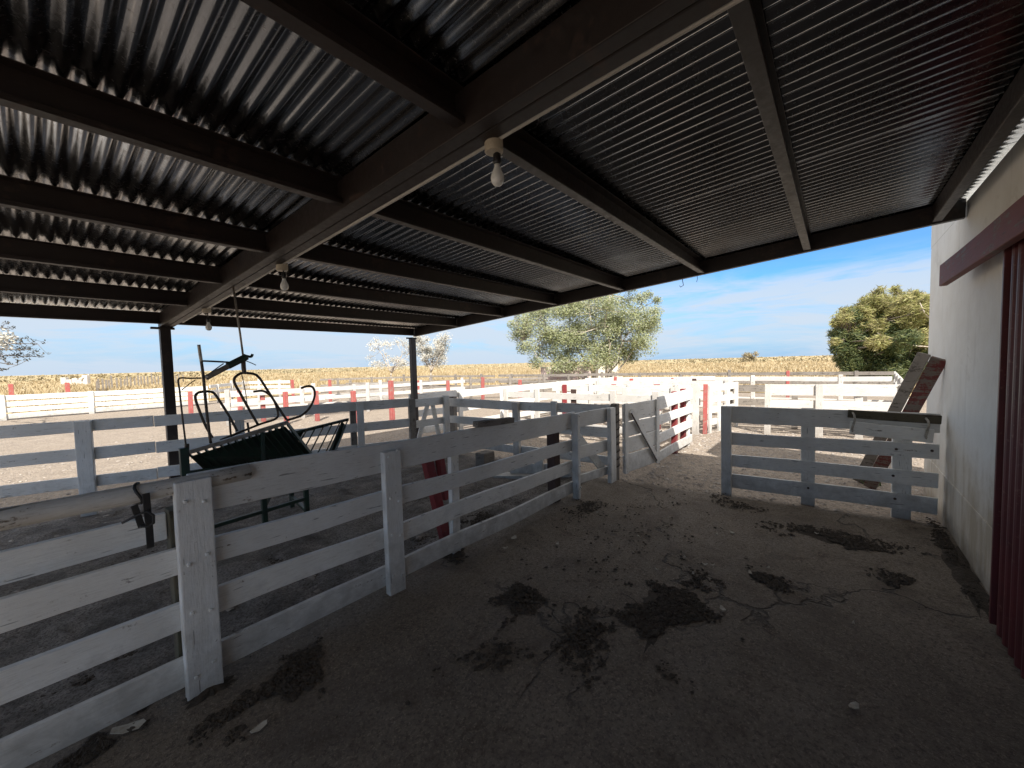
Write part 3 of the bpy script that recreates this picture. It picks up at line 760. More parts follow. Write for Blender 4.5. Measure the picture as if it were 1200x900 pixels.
# rail A going away, sunlit
fence('board_fence', 'long sunlit white fence running away beyond the second roof post', 'fence', (5.10, 7.05), (14.6, 6.45), [(.20, .34), (.58, .72), (.92, 1.09)], [.0, .14, .29, .42, .55, .68, .81, .94], side=(0, -1), rail_t=.045)
# mid cross fence C
fence('board_fence', 'sunlit white cross fence in the middle of the corrals', 'fence', (9.0, 6.0), (9.9, 2.45), [(.22, .36), (.60, .76), (.92, 1.08)], [(.1, dict(m='red')), .30, (.45, dict(m='red', front=False)), .56, (.74, dict(m='red', front=False, w=.14)), .86], side=(-1, -.2), mat='white_far')
fence('board_fence', 'short white fence with wide boards left of the far lattice gate', 'fence', (8.6, 3.75), (8.95, 2.75), [(.3, .45), (.62, .78), (.9, 1.07)], [.02, .98], side=(-1, -.2), mat='white_far')
WF = 'white_far'
fence('board_fence', 'white cross fence between plank gate line and long sunlit fence', 'fence', (7.35, 6.35), (7.55, 2.55), [(.24, .37), (.60, .74), (.88, 1.02)], [.03, .27, (.5, dict(m='brown', front=False)), .75, .97], side=(-1, 0), mat=WF)
fence('board_fence', 'white fence dividing the middle corrals lengthwise', 'fence', (9.95, 4.3), (15.0, 4.0), [(.24, .38), (.60, .74), (.90, 1.05)], [.03, .35, (.66, dict(m='pinkred', front=False)), .97], side=(0, -1), mat=WF)
fence('board_fence', 'farther white cross fence below the silver tree', 'fence', (12.4, 6.5), (12.9, 2.3), [(.24, .38), (.58, .72), (.88, 1.03)], [.04, (.3, dict(m='pinkred', front=False)), .52, (.75, dict(m='brown', front=False)), .96], side=(-1, 0), mat=WF)
fence('board_fence', 'pale sunlit fence across the left yard between the roof posts', 'fence', (3.6, 14.6), (12.6, 13.2), [(.26, .38), (.56, .69), (.86, .99)], [.02, .25, .5, .75, .98], side=(0, -1), mat=WF)
fence('board_fence', 'grey rail fence crossing the yard behind the second roof post', 'fence', (9.2, 17.6), (16.4, 11.2), [(.26, .38), (.56, .68), (.86, .98)], [.02, .2, .4, .6, .8, .98], side=(-.5, -1), mat='grey')
# far lattice gate
fence('lattice_gate', 'bright white gate of boards and uprights beside a red post', 'gate', (9.75, 2.28), (11.1, 1.95), [(.15, .30), (.42, .56), (.68, .82), (.94, 1.09)], [(.04, dict(w=.10)), (.35, dict(w=.09)), (.66, dict(w=.09)), (.97, dict(w=.12))], side=(-.2, -1))
o = MB().bar((9.50, 2.46, -.1), (9.50, 2.46, 1.16), .15, .10, up=(-1, -.2, 0), seg=4, wob=.004).build('gate_post', M['white_far_v'], None, .006); tag(o, 'wide white gate post left of the bright far gate', 'post')
o = MB().bar((9.66, 2.30, -.1), (9.68, 2.29, 1.12), .09, .09, up=(-1, -.2, 0), seg=4, wob=.004).build('gate_post', M['pinkred_v'], None, .006); tag(o, 'red gate post at the hinge of the bright far gate', 'post')
# fence e, e2
fence('board_fence', 'wide pale board fence seen just above the shaded gate', 'fence', (10.35, 1.22), (10.75, -1.05), [(.26, .40), (.58, .76), (.86, 1.10)], [.02, (.42, dict(w=.13)), (.70, dict(w=.13, front=False)), (.98, {})], side=(-1, 0), mat='white_far')
fence('board_fence', 'grey weathered fence between far lattice gate and pale board fence', 'fence', (11.3, 2.1), (11.6, -.6), [(.2, .34), (.52, .68), (.85, 1.02)], [.05, .5, .95], side=(-1, 0), mat='grey')
fence('board_fence', 'pale fence running away along the bush beside the white shed', 'fence', (11.2, -1.12), (19.0, -1.6), [(.3, .42), (.62, .76), (.92, 1.06)], [.02, .25, .5, .75, .98], side=(0, 1), mat='white_far')
# far boundary of grey timbers
def chain_fence(name, label, pts, rails, step, mat, pm, h=1.1):
    t = thing(name, label, 'fence', (pts[0][0], pts[0][1], 0))
    for (p, q) in zip(pts, pts[1:]):
        p, q = Vector(p), Vector(q); L = (q-p).length
        for (z0, z1) in rails: MB().bar(v3(p, (z0+z1)/2+random.gauss(0, .01)), v3(q, (z0+z1)/2+random.gauss(0, .01)), .05, z1-z0, seg=max(2, int(L/1.2)), wob=.012).build('rail', M[mat], t, .004)
        k = int(L/step)
        for i in range(k+1):
            c = p.lerp(q, (i+.5)/(k+1)); MB().bar(v3(c, -.1), v3(c, h+random.gauss(0, .05)), .11, .11, up=(1, 0, 0), seg=2, wob=.004).build('post', M[(pm if random.random() < .85 else 'pinkred')+'_v'], t, .01)
    return t
chain_fence('timber_fence', 'far boundary fence of weathered grey timbers before the golden field', [(19.4, -1.6), (19.0, 4.6), (18.0, 10.0), (17.0, 15.0)], [(.25, .38), (.60, .74), (.96, 1.09)], 2.2, 'grey', 'grey')
chain_fence('timber_fence', 'thin grey rail fence at far left of the boundary timbers', [(16.9, 15.2), (15.4, 20.2), (10.6, 23.2)], [(.25, .36), (.60, .72), (.96, 1.07)], 2.0, 'grey', 'grey')
chain_fence('board_fence', 'far grey white corral fence with pinkish posts near the silver tree', [(13.0, 7.2), (14.8, 3.2), (15.2, -1.2)], [(.28, .42), (.62, .76), (.94, 1.08)], 2.4, 'white_far', 'white_far')
# far left sunlit fence
fence('board_fence', 'long sunlit cream fence far left in front of the dry field', 'fence', (-9.0, 24.6), (5.6, 24.6), [(.04, .23), (.28, .46), (.51, .69), (.735, .93)], [(.56, dict(w=.20, h=.97)), (.72, dict(w=.16)), (.90, dict(w=.16)), (.35, {})], side=(0, -1), mat='white', post_h=.95, rail_t=.05)
chain_fence('board_fence', 'sunlit white fence turning back behind the first roof post', [(5.7, 24.7), (8.6, 28.5), (9.8, 25.4)], [(.28, .42), (.55, .70), (.82, .98)], 2.2, 'white', 'white_far', 1.05)
chain_fence('board_fence', 'white fence with red posts seen between the roof posts', [(4.2, 15.8), (7.2, 14.3), (10.2, 15.4)], [(.28, .42), (.58, .72), (.86, 1.0)], 2.4, 'white_far', 'white_far', 1.08)
# single red posts standing in the corrals
RG = 'red posts standing in the corrals'
reds = [(222, 459, 1.0, .0), (280, 458, 1.0, 0), (307, 458, 1.0, 0), (334, 459, 1.0, 0), (343, 445, 1.15, 0), (386, 445, 1.1, 0), (414, 458, 1.0, 0), (489, 446, 1.0, 0), (525, 446, 1.05, 0), (565, 442, 1.1, 0), (609, 445, 1.0, 0)]
for i, (px, py, zt, _) in enumerate(reds):
    p = at_z(px, py, zt)
    o = MB().bar((p.x, p.y, -.1), (p.x+random.gauss(0, .02), p.y, zt), .12, .12, up=(0, 1, 0), seg=4, wob=.006).build('red_post', M['pinkred_v'], None, .012)
    tag(o, 'faded red wooden post standing among the sunlit corral fences', 'post', RG)
for px, py0, py1, lab in ((372, 458, 493, 'red post right of the hooked bar above the back pen fence'), (460, 446, 499, 'tallest red post just left of the second roof post')):
    p = at_z(px, py1, 0); d = (p-EYE).dot(FW); zt = CAMZ+(zt_ if False else 0)
    q = at_d(px, py0, (Vector((p.x, p.y, CAMZ))-EYE).dot(FW)/ray(px, py0).dot(FW)*1.0)
    o = MB().bar((p.x, p.y, -.1), (p.x, p.y, q.z), .12, .12, up=(0, 1, 0), seg=4, wob=.006).build('red_post', M['pinkred_v'], None, .012)
    tag(o, lab, 'post', RG)
# posts of the field fences
FG = 'field fence posts beyond the corrals'
for px, py, zt, m_ in ((13, 456, 1.1, 'pinkred'), (79, 452, 1.1, 'pinkred')):
    p = at_d(px, py, 26)
    o = MB().bar((p.x, p.y, -.1), (p.x, p.y, 1.15), .22, .2, up=(0, 1, 0), seg=3, wob=.01).build('field_post', M[m_], None, .015)
    tag(o, 'reddish field post behind the far left cream fence', 'post', FG)
for i in range(26):
    px = 112+i*4.1+random.gauss(0, .8); dep = 34+i*.9
    p = at_d(px, 448-.02*px, dep)
    MBo = MB().bar((p.x, p.y, -.1), (p.x+random.gauss(0, .03), p.y, 1.25+random.gauss(0, .1)), .13, .13, up=(0, 1, 0), seg=2, wob=.01).build('field_post', M['grey'], None, .01)
    tag(MBo, 'thin grey post in the wire fence crossing the dry field', 'post', 'thin grey posts across the dry field')
for i in range(6):
    p = at_d(992+i*3.4, 432, 21+.1*i)
    o = MB().bar((p.x, p.y, -.1), (p.x, p.y, 1.32+random.gauss(0, .05)), .07, .05, up=(1, 0, 0), seg=2, wob=.004).build('white_stake', M['white_far'], None, .006)
    tag(o, 'thin white upright stake standing below the dark bush', 'stake', 'white stakes below the dark bush')
# low boards lying in the corral behind the near fence
lw = fence('low_board', 'low white board barrier standing behind the near fence end', 'barrier', (4.45, 3.75), (4.9, 2.95), [(.02, .22)], [(.5, dict(h=.42, w=.12))], side=(-1, -.3))
o = MB().bar((4.2, 4.15, .03), (4.7, 3.2, .05), .22, .05, seg=3, wob=.004).build('loose_board', M['white'], None, .005); tag(o, 'white board lying flat on the ground behind the near fence', 'board')
o = MB().box(4.55, 4.35, .14, .26, .2, .3).build('timber_block', M['grey'], None, .02); tag(o, 'squat grey timber block on the pen ground', 'block')

# ------------------------------------------------------------------ green tilting cradle in the pen
cr = thing('livestock_cradle', 'dark green slatted livestock cradle with bent steel handles and tilting arm', 'cradle', (1.35, 4.6, 0))
V0, VB, V1 = 4.30, 4.62, 5.05
V_ = lambda px, py, v=V0: at_v(px, py, v)
TL, TR, BL, BR = V_(221, 530), V_(337, 495), V_(242, 551, VB), V_(366, 534, VB)
mb = MB(); mb.bar(TL, TR, .045, .035).build('top_rail', M['paletube'], cr, .005)
def plate(p, name, m_, off):
    mb = MB(); mb.bm.faces.new([mb.bm.verts.new(Vector(q)+Vector(off)) for q in p]); o = mb.build(name, M[m_], cr)
    md = o.modifiers.new('thickness', 'SOLIDIFY'); md.thickness = .004
plate((TL+Vector((.02, .02, -.035)), TR+Vector((-.01, .02, -.035)), BR, BL), 'side_panel', 'green', (0, .012, -.008))
n = 15
for i in range(n):
    t = i/(n-1); a = TL.lerp(TR, t)+Vector((0, .012, -.01)); b = BL.lerp(BR, t)
    MB().bar(a, b, .062, .014, up=(0, -.7, .7)).build('slat', M['green'], cr, .003)
MB().bar(BL, BR, .04, .04).build('bottom_bar', M['green'], cr, .004)
T2L, T2R, B2R = V_(262, 528, V1), V_(408, 491.5, V1), V_(389, 533, VB+.06)
MB().bar(T2L, T2R, .04, .035).build('top_rail', M['green'], cr, .005)
B2L = BL+Vector((.02, .08, 0))
plate((T2L+Vector((.05, 0, -.02)), T2L.lerp(T2R, .60), B2L.lerp(B2R, .60), B2L), 'side_panel', 'green', (0, .014, -.006))
for i in range(14):
    t = i/13; MB().bar(T2L.lerp(T2R, t), B2L.lerp(B2R, t), .05, .014, up=(0, .7, .7)).build('slat', M['green'] if i % 2 else M['darktube'], cr, .003)
# end plate, legs, base frame
MB().bar(V_(403, 497, V1), V_(388, 533, VB+.07), .09, .02, up=(0, 1, 0)).build('end_plate', M['green'], cr, .003)
MB().box(V_(216, 540).x, V0, V_(216, 541).z, .06, .06, .24).build('clamp_block', M['green'], cr, .005)
MB().bar(V_(221, 554), V_(368, 535), .035, .035).build('frame_bar', M['green'], cr, .004)
MB().bar(V_(219, 520), V_(219, 562), .03, .03, up=(0, 1, 0)).build('upright', M['darktube'], cr, .003)
MB().bar(V_(307.5, 507, V0-.03), V_(309, 548, V0-.03), .028, .028, up=(0, 1, 0)).build('upright', M['green'], cr, .003)
for (ax, az_, vv) in ((.86, .80, V0), (1.38, .8, V0+.05), (1.80, .78, V0+.1), (.92, .78, V1), (1.9, .9, V1)):
    MB().bar((ax, vv, 0), (ax, vv, az_), .045, .045, up=(0, 1, 0)).build('leg', M['green'], cr, .004)
for (a, b) in (((.86, V0, .30), (1.80, V0+.1, .30)), ((.92, V1, .25), (1.9, V1, .25)), ((.86, V0, .16), (.92, V1, .16)), ((1.80, V0+.1, .16), (1.9, V1, .16)), ((1.38, V0+.05, .34), (1.86, V1, .62))):
    MB().bar(a, b, .035, .035).build('frame_bar', M['green'], cr, .004)
def smooth_path(pts, k=5):
    P_ = [Vector(p) for p in pts]; out = []
    for i in range(len(P_)-1):
        p0, p1, p2, p3 = P_[max(i-1, 0)], P_[i], P_[i+1], P_[min(i+2, len(P_)-1)]
        for j in range(k):
            t = j/k; out.append(.5*((2*p1)+(p2-p0)*t+(2*p0-5*p1+4*p2-p3)*t*t+(3*p1-p0-3*p2+p3)*t*t*t))
    out.append(P_[-1]); return out
def bent(pts, r, name, mat, v=V0):
    MB().tube(smooth_path([at_v(x, y, v) for x, y in pts]), r, 8).build(name, M[mat], cr)
bent([(249, 513), (241, 499), (234, 482), (229, 467), (231, 461), (238.5, 459), (246, 459), (252, 462), (262, 477), (270, 490), (278, 505)], .011, 'handle_loop', 'darktube', V0+.05)
bent([(302, 497), (291, 478), (281, 460), (275, 449), (275, 443), (281, 438), (287, 437), (298, 438.5), (304, 443), (312, 455), (324, 474), (336, 492)], .012, 'handle_loop', 'darktube', V0+.05)
bent([(336, 492.6), (345, 490), (354, 486.5), (362, 479), (367, 470), (369, 461), (367, 454.5), (363, 452.5), (358, 453), (353, 455)], .012, 'hook_bar', 'darktube', V0)
bent([(258, 516), (285, 505), (305, 497), (318, 493), (324, 490), (326, 485), (323, 474), (319, 466), (313, 460.5), (307, 458), (297, 459)], .011, 'hook_bar', 'darktube', V0+.12)
bent([(233, 404), (236, 424), (238.5, 443), (241, 470), (244, 497), (247, 519)], .012, 'tilt_post', 'darktube', V0+.02)
bent([(233, 404), (234.5, 415), (236, 424)], .0125, 'post_tip', 'paletube', V0+.02)
bent([(237, 423), (252, 423.6), (268, 424.5)], .008, 'arm_rod', 'darktube', V0+.02)
bent([(241, 443), (264, 431), (287, 419)], .024, 'tilt_arm', 'paletube', V0+.02)
bent([(267, 429), (277, 424), (289, 418)], .031, 'arm_wrap', 'green', V0+.02)
bent([(241, 441), (252, 433), (262, 426)], .005, 'arm_rod', 'darktube', V0+.02)
bent([(288, 417), (294, 418), (296, 415)], .012, 'arm_wrap', 'green', V0+.02)
bent([(286, 422), (296, 426), (300, 428)], .004, 'wire_end', 'darktube', V0+.02)
bent([(285, 417), (285.5, 430), (286.5, 438)], .020, 'pivot', 'darktube', V0+.03)
a = at_v(285, 418, V0+.03); MB().tube([a, at_v(281.5, 392, V0+.03), Vector((a.x-.05, V0+.03, zb(V0)+.02))], .009, 7).build('hanging_rod', M['paletube'], cr)
bent([(236, 443), (222, 443.3), (209.5, 444), (210.5, 458), (214, 490), (218.5, 527)], .007, 'side_frame', 'darktube', V0)
bent([(213, 457), (222, 450), (229, 445)], .004, 'side_frame', 'darktube', V0)
bent([(290, 495), (292, 510), (293, 522)], .010, 'upright', 'darktube', V0+.1)
bent([(269, 490), (270, 505), (271, 513)], .009, 'upright', 'darktube', V0+.1)
bent([(283, 438), (287, 455), (290, 475)], .004, 'rod', 'darktube', V0+.1)

# ------------------------------------------------------------------ trees
def rand_dir():
    while True:
        v = Vector((random.uniform(-1, 1), random.uniform(-1, 1), random.uniform(-1, 1)))
        if .01 < v.length < 1: return v.normalized()
def limb(mb, p, q, r0, r1, bend=.12, n=6):
    p, q = Vector(p), Vector(q); L = (q-p).length; ph = random.random()*40
    pts = [p.lerp(q, i/n)+Vector((mnoise.noise((ph, i*.6, 0)), mnoise.noise((ph, i*.6, 9)), mnoise.noise((ph, i*.6, 5))*.4))*L*bend*math.sin(math.pi*min(1, i/n*1.0)) for i in range(n+1)]
    mb.tube(pts, [r0+(r1-r0)*i/n for i in range(n+1)], 6); return pts
def leaves(vs, fs, c, R, n, size, flat=.55, droop=0.0):
    """a loose clump of leaf quads: denser inside, ragged outside"""
    for i in range(n):
        d = rand_dir(); r = (random.random()**.55)
        p = Vector(c)+Vector((d.x*R[0]*r, d.y*R[1]*r, d.z*R[2]*r))
        a = rand_dir(); b = a.orthogonal().normalized()
        s = size*random.uniform(.6, 1.4); b0 = len(vs)
        vs += [tuple(p-a*s), tuple(p+b*s*flat), tuple(p+a*s), tuple(p-b*s*flat)]; fs.append((b0, b0+1, b0+2, b0+3))
def tree(name, label, cat, base, stems, clumps, leafmats, size, trunkmat='bark', r0=.13, nleaf=120, twig=True, flat=.55, group=None, trunks=None):
    """stems: end points (relative) of main limbs; clumps: (centre, radii, material index, density)"""
    base = Vector(base); t = thing(name, label, cat, base, group)
    mb = MB(); ends = []
    for (s, e, ra, rb) in stems:
        pts = limb(mb, base+Vector(s), base+Vector(e), ra, rb); ends += pts[2:]
    if twig:
        for (c, R, m_, k) in clumps:
            cc = base+Vector(c); near = min(ends, key=lambda p: (p-cc).length)
            pts = limb(mb, near, cc, .035*r0/.13, .010, .15, 4)
            for j in range(3):
                d = rand_dir(); limb(mb, pts[random.randint(2, 4)], cc+Vector((d.x*R[0], d.y*R[1], abs(d.z)*R[2]*.8))*.85, .012, .004, .1, 3)
    mb.build('trunk', M[trunkmat], t)
    for mi, lm in enumerate(leafmats):
        vs, fs = [], []
        for (c, R, m_, k) in clumps:
            if m_ != mi: continue
            leaves(vs, fs, base+Vector(c), R, int(nleaf*k), size, flat)
        if fs: raw('crown', vs, fs, M[lm], t)
    return t
# directions on the ground that run across the picture at a given spot
XR = Vector((RT.x, RT.y, 0)).normalized(); XF = Vector((FW.x, FW.y, 0)).normalized()
def at_ground_depth(px, dep):                    # ground point under a picture column at a depth
    d = ray(px, 440); return Vector((d.x*dep, d.y*dep, 0))
def pic_clumps(dep, base, items, thick=.8):
    """items: px, py, radius px -> clump relative to base, spread in depth"""
    out = []
    for px, py, rp, m_, k in items:
        dd = dep+random.gauss(0, thick); p = EYE+ray(px, py)*dd; r = rp/FPX*dep
        out.append((tuple(p-base), (r, r, r*.8), m_, k))
    return out

# silver leaved tree
random.seed(21)
D = 26.0; b0 = at_ground_depth(703, D)
items = []
outline = [(612, 372), (606, 392), (612, 410), (628, 425), (650, 432), (668, 428), (690, 425), (735, 418), (752, 398), (766, 380), (764, 362), (752, 350), (735, 352), (700, 340), (665, 352), (640, 365)]
for x, y in outline: items.append((x+random.gauss(0, 2), y+random.gauss(0, 2), random.uniform(9, 13), 0, .8))
for i in range(120):
    while True:
        x, y = random.uniform(610, 762), random.uniform(335, 428)
        e = ((x-688)/76)**2+((y-388)/46)**2
        if e < 1 and not (x > 715 and y > 418) : break
    items.append((x, y, random.uniform(11, 20), 0, random.uniform(.5, 1.1)))
for x, y in ((770, 352), (768, 375), (760, 345), (600, 380), (604, 365), (741, 338), (720, 330), (690, 328), (660, 335)): items.append((x, y, 7, 0, .5))
stems = []
for ex, ey in ((640, 395), (612, 400), (665, 370), (690, 350), (715, 345), (745, 365), (757, 385), (680, 410), (730, 400)):
    p = EYE+ray(ex, ey)*(D+random.gauss(0, 1.2)); st = -.35 if ex < 700 else .45
    stems.append(((XR.x*st*.6, XR.y*st*.6, -.1), tuple(p-b0), .085, .02))
tree('silver_tree', 'broad silvery green tree leaning left beyond the corral fences', 'tree', b0, stems, pic_clumps(D, b0, items, 1.2), ['leaf_silver'], .055, nleaf=760, trunkmat='barkpale')

# two small sparse pale trees
random.seed(5)
for px, top, bot, hw, D, lab, dens in ((459, 397, 430, 30, 30, 'smaller whitish sparse sapling left of the second roof post', .45), (505, 394, 428, 21, 29, 'fuller whitish sapling seen right behind the second roof post', 1.0)):
    b0 = at_ground_depth(px, D); items = []
    for i in range(34 if dens < .5 else 46):
        items.append((px+hw*random.uniform(-.85, .85), random.uniform(top, bot), random.uniform(5, 9), 0, dens*random.uniform(.5, 1)))
    stems = []
    for i in range(7):
        p = EYE+ray(px+hw*random.uniform(-.75, .75), random.uniform(top, bot-6))*(D+random.gauss(0, .6)); stems.append(((0, 0, 1.2), tuple(p-b0), .05, .012))
    stems.append(((0, 0, -.1), (0.05, 0, 1.6), .07, .05))
    tree('pale_sapling', lab, 'tree', b0, stems, pic_clumps(D, b0, items, .7), ['leaf_pale'], .055, nleaf=230, r0=.035, trunkmat='barkpale')

random.seed(11)
# feathery dark bush with yellowing top beside the shed
D = 19.0; b0 = at_ground_depth(1048, D); items = []
for i in range(230):
    x, y = random.uniform(980, 1112), random.uniform(348, 441)
    if ((x-1052)/72)**2+((y-398)/52)**2 > 1: continue
    gold = random.random() < max(0, (418-y)/60)*.9+(.35 if x > 1050 else 0)*(y < 405)
    items.append((x, y, random.uniform(8, 14), 1 if gold else 0, random.uniform(.7, 1.1)))
for k in range(26):
    t_ = math.radians(random.uniform(170, 330)); items.append((1046+66*math.cos(t_)*random.uniform(.9, 1.12), 396+50*math.sin(t_)*random.uniform(.9, 1.16), random.uniform(4, 7), 1, .22))
for x, y in ((1036, 350), (1046, 352), (1062, 355), (1075, 350), (1085, 352), (985, 380), (992, 372), (1002, 366), (1020, 358)): items.append((x, y, 7, 1, .35))
for x, y in ((985, 408), (990, 420), (1000, 428), (1015, 434), (1030, 438), (1050, 440), (1070, 438), (1090, 430), (1003, 412), (1022, 420), (1045, 425)): items.append((x, y, 11, 0, 1.3))
stems = []
for ex, ey in ((990, 400), (1010, 380), (1035, 360), (1060, 362), (1085, 370), (1105, 385), (1030, 400), (1070, 405)):
    p = EYE+ray(ex, ey)*(D+random.gauss(0, .8)); stems.append(((0, 0, -.1), tuple(p-b0), .10, .02))
bush = tree('feathery_bush', 'large feathery dark green bush with yellowing top beside the white shed', 'bush', b0, stems, pic_clumps(D, b0, items, 1.0), ['leaf_dark', 'leaf_gold'], .13, nleaf=420, flat=.14)
mb = MB()
for pts in (((1095, 407), (1070, 405), (1052, 402), (1040, 397), (1028, 390)), ((1098, 380), (1084, 368), (1078, 355))):
    mb.tube([EYE+ray(x, y)*(D-2.0) for x, y in pts], [.030-.0055*i for i in range(len(pts))], 6)
mb.build('dead_branch', M['barkpale'], bush)

random.seed(17)
# tree outside the left edge: its twigs reach into view
D = 11.0; b0 = at_ground_depth(-95, D)
t = thing('sparse_tree', 'sparse grey twigs of a bare tree at the left edge', 'tree', b0)
mb = MB(); lv, lf = [], []; lv2, lf2 = [], []
tr0 = limb(mb, b0+Vector((0, 0, -.1)), EYE+ray(-85, 400)*D, .11, .06)
twigs = [((-85, 400), (44, 403)), ((-85, 400), (30, 396)), ((-80, 415), (43, 418)), ((-80, 415), (20, 428)), ((-70, 380), (10, 385)), ((-60, 410), (36, 410)), ((-85, 400), (-30, 340)), ((-85, 400), (-140, 350)), ((-85, 405), (-160, 390)), ((-40, 398), (12, 402))]
for (ax, ay), (bx, by) in twigs:
    pts = limb(mb, EYE+ray(ax, ay)*D, EYE+ray(bx, by)*(D+random.gauss(0, .3)), .035, .006, .05, 8)
    for p in pts[3:]:
        for k in range(3):
            q = p+Vector((random.gauss(0, .14), random.gauss(0, .14), random.gauss(0.02, .10))); limb(mb, p, q, .006, .003, .05, 2)
            leaves(lv, lf, q, (.09, .09, .07), 9, .032, .5)
for x, y in ((2, 392), (8, 396), (-6, 400), (3, 404), (-20, 390)): leaves(lv2, lf2, EYE+ray(x, y)*(D-.5), (.22, .22, .16), 40, .05, .6)
mb.build('trunk', M['bark'], t); raw('crown', lv, lf, M['leaf_grey'], t); tag(raw('blossom', lv2, lf2, M['leaf_pale'], t), 'pale blossom tufts')

# shrubs standing out on the horizon
for px, D, h, lab in ((878, 130, 3.0, 'lone round shrub on the horizon right of centre'), ):
    b0 = at_ground_depth(px, D); b0.z = field_height(b0.x, b0.y)
    cl = [((random.gauss(0, 1.2), random.gauss(0, 1.2), random.uniform(.6, h)), (1.0, 1.0, .8), 0, 1) for i in range(16)]
    tree('field_shrub', lab, 'shrub', b0, [((0, 0, -.1), (0, 0, h*.7), .12, .05)], cl, ['scrub'], .22, nleaf=60)
# small green weed by the gate
vs, fs = [], []
wp = at_z(1022, 567, 0.0)
for i in range(70):
    a = random.uniform(0, 6.28); r = random.uniform(0, .10); h = random.uniform(.04, .13); c = Vector((wp.x+r*math.cos(a), wp.y+r*math.sin(a), 0))
    b0_ = len(vs); t_ = random.uniform(0, 6.28); w_ = .012
    vs += [tuple(c+Vector((math.cos(t_)*w_, math.sin(t_)*w_, -.01))), tuple(c-Vector((math.cos(t_)*w_, math.sin(t_)*w_, .01))), tuple(c+Vector((random.gauss(0, .04), random.gauss(0, .04), h)))]; fs.append((b0_, b0_+1, b0_+2))
tag(raw('weed', vs, fs, M['weed']), 'small green weed growing in the dirt behind the shaded gate', 'weed')

# ------------------------------------------------------------------ far buildings
D = 33.0; a = at_ground_depth(634, D); b = at_ground_depth(692, D); c = (a+b)/2; w_ = (b-a).length; dirv = (b-a).normalized(); rot = Matrix.Rotation(math.atan2(dirv.y, dirv.x), 4, 'Z')
pw = thing('low_pink_wall', 'low faded pink wall beyond the silver tree', 'wall', c)
MB().box(c.x, c.y, .62, w_, .25, 1.3, rot).build('wall', M['pinkwall'], pw, .02)
MB().box(c.x, c.y, 1.30, w_+.1, .34, .07, rot).build('coping', M['shedpale'], pw, .01)
p_ = a+dirv*(w_*.72); MB().box(p_.x, p_.y-.0, .6, .16, .40, 1.28, rot).build('pier', M['pinkwall'], pw, .01)
D = 34.0; a = at_ground_depth(699, D); b = at_ground_depth(722, D); c = (a+b)/2; w_ = (b-a).length
ch = thing('small_hut', 'small cream hut half hidden by the silver tree trunk', 'hut', c)
mb = MB(); mb.box(c.x, c.y, .95, w_, 1.4, 1.95, rot); mb.build('wall', M['creamwall'], ch, .02)
mb = MB(); mb.box(c.x, c.y, 1.98, w_+.2, 1.6, .09, rot @ Matrix.Rotation(.06, 4, 'X')); mb.build('roof', M['shedpale'], ch, .01)
f_ = -XF*.71; MB().box(c.x+f_.x, c.y+f_.y, .8, .55, .05, 1.5, rot).build('door', M['grey'], ch, .01)
D = 62.0; a = at_ground_depth(73, D); b = at_ground_depth(103, D); c = (a+b)/2; w_ = (b-a).length; dirv = (b-a).normalized(); rot = Matrix.Rotation(math.atan2(dirv.y, dirv.x), 4, 'Z')
fs_ = thing('pale_ruin', 'small pale ruined hut far out in the dry field at left', 'ruin', c)
mb = MB()
for i, (k, hh) in enumerate(((-.42, 1.2), (-.2, .85), (.02, 1.05), (.22, .8), (.42, 1.5))): 
    q = c+dirv*(k*w_); mb.box(q.x, q.y, hh/2-.05, w_*.2, .5, hh+.1, rot)
mb.build('wall', M['shedpale'], fs_, .03)
q = c+dirv*(.36*w_); MB().bar(q+Vector((-.6, -.3, .9)), q+Vector((.5, -.3, 1.55)), .2, .12).build('fallen_beam', M['white'], fs_, .01)

# ------------------------------------------------------------------ litter on the floor
LG = 'pale dry leaves and chips on the concrete floor'
for px, py, s in ((152, 852, .045), (304, 852, .024), (1001, 827, .022), (602, 630, .03), (592, 642, .016), (653, 637, .018), (847, 713, .02), (879, 671, .018), (900, 665, .012), (858, 624, .02), (840, 626, .014), (1000, 730, .009), (812, 672, .012), (826, 661, .013), (835, 662, .011), (748, 628, .012), (957, 625, .012), (700, 600, .010), (927, 630, .010), (803, 653, .012), (770, 667, .009)):
    p = at_z(px, py, .045); n_ = 7; t_ = random.uniform(0, 6.28); vs, fs = [], []
    for i in range(n_):
        a = i*2*math.pi/n_; x, y = s*math.cos(a)*1.5*(.8+.4*random.random()), s*math.sin(a)*.75*(.8+.4*random.random())
        vs.append((p.x+x*math.cos(t_)-y*math.sin(t_), p.y+x*math.sin(t_)+y*math.cos(t_), p.z+.004+.006*math.cos(2*a)))
    vs.append((p.x, p.y, p.z-.001))
    for i in range(n_): fs.append((i, (i+1) % n_, n_))
    o = raw('dry_leaf', vs, fs, M['litter']); md = o.modifiers.new('thickness', 'SOLIDIFY'); md.thickness = .003
    lab = 'pale dry leaf or chip lying on the dark concrete floor'
    tag(o, lab, 'leaf', LG)

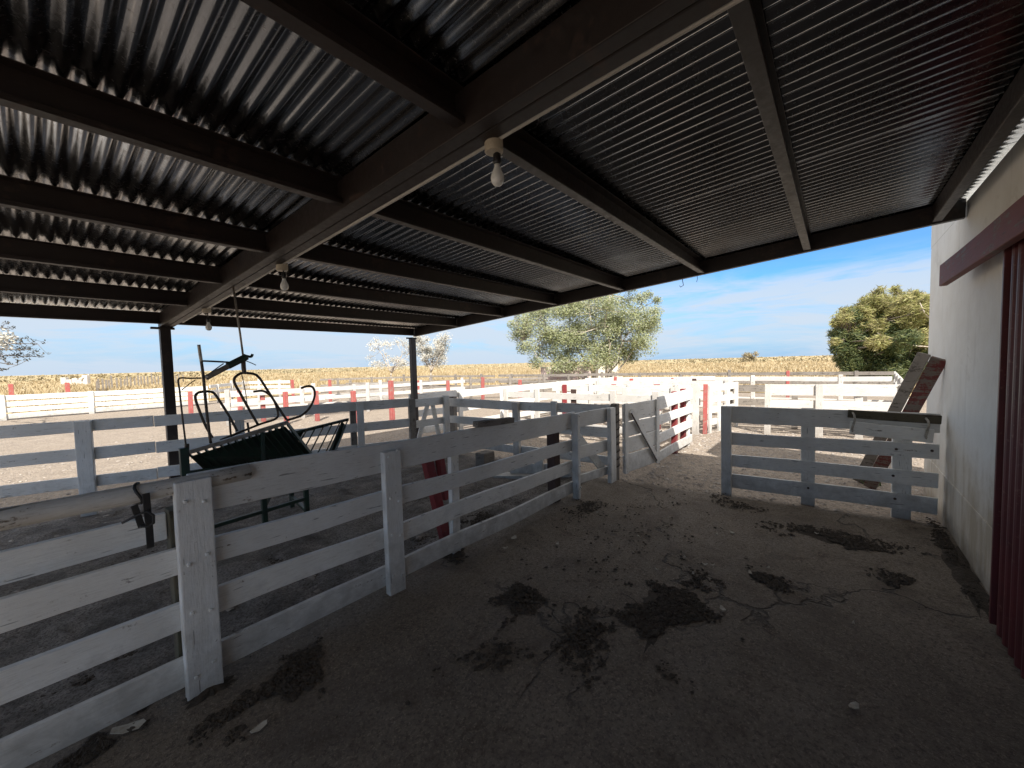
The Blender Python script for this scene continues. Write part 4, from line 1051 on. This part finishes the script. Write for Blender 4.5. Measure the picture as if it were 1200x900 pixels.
# ------------------------------------------------------------------ light, sky, camera
LD = Vector((.72, .80, -1.0)).normalized()       # way the sunlight travels
sun = bpy.data.lights.new('sun', 'SUN'); sun.energy = 4.4; sun.angle = math.radians(.53); sun.color = (1, .95, .87)
so = bpy.data.objects.new('sun', sun); COL.objects.link(so); so.rotation_euler = LD.to_track_quat('-Z', 'Y').to_euler()
elev = math.asin(-LD.z); az = math.atan2(-LD.x, -LD.y)
wd_ = bpy.data.worlds.new('World'); sc.world = wd_; wd_.use_nodes = True
nt = wd_.node_tree
for n in list(nt.nodes): nt.nodes.remove(n)
out = nt.nodes.new('ShaderNodeOutputWorld'); bg = nt.nodes.new('ShaderNodeBackground')
sky = nt.nodes.new('ShaderNodeTexSky'); sky.sky_type = 'NISHITA'; sky.sun_disc = False
sky.sun_elevation = elev; sky.sun_rotation = az % (2*math.pi); sky.altitude = 300; sky.air_density = 1.0; sky.dust_density = .3; sky.ozone_density = 1.6
# thin streaky cloud laid over the sky
tc = nt.nodes.new('ShaderNodeTexCoord'); sep = nt.nodes.new('ShaderNodeSeparateXYZ'); nt.links.new(tc.outputs['Generated'], sep.inputs[0])
mp = nt.nodes.new('ShaderNodeMapping'); mp.inputs['Scale'].default_value = (1.6, 1.6, 11); mp.inputs['Rotation'].default_value = (.06, -.10, .4)
nt.links.new(tc.outputs['Generated'], mp.inputs[0])
cn = noise(nt, mp.outputs[0], 2.1, 8, .62, .5)
streak = ramp(nt, cn, [(.31, 0), (.52, 1)])
band = ramp(nt, sep.outputs['Z'], [(.0, .8), (.10, .95), (.15, .8), (.20, .04)])
fac = math_(nt, 'MULTIPLY', streak, band)
base = mixc(nt, 1.0, sky.outputs[0], (.60, 1.12, 1.60), 'MULTIPLY')
base = mixc(nt, ramp(nt, sep.outputs['Z'], [(.0, .92), (.06, .62), (.16, .0)]), base, (3.2, 4.9, 7.2))
col = mixc(nt, fac, base, (5.6, 6.4, 7.4))
# bright sky layer added above the camera's view as fill for the shelter
fill_veil = math_(nt, 'MULTIPLY', ramp(nt, sep.outputs['Z'], [(.24, 0), (.42, 1)]), ramp(nt, noise(nt, tc.outputs['Generated'], 1.7, 6, .6), [(.2, .72), (.7, 1)]))
col = mixc(nt, fill_veil, col, (8.9, 8.5, 7.9))
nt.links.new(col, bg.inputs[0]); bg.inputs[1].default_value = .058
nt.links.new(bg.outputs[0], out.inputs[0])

cam = bpy.data.cameras.new('camera'); cam.sensor_width = 36; cam.lens = FPX/1200*36; cam.clip_end = 10000; cam.clip_start = .05
co = bpy.data.objects.new('camera', cam); COL.objects.link(co)
co.matrix_world = Matrix(((RT.x, UP.x, -FW.x, 0), (RT.y, UP.y, -FW.y, 0), (RT.z, UP.z, -FW.z, CAMZ), (0, 0, 0, 1)))
sc.camera = co
sc.view_settings.view_transform = 'Standard'; sc.view_settings.look = 'None'
sc.view_settings.exposure = 1.05; sc.view_settings.gamma = 1
sc.render.engine = 'CYCLES'
sc.cycles.max_bounces = 10; sc.cycles.diffuse_bounces = 5; sc.cycles.glossy_bounces = 5
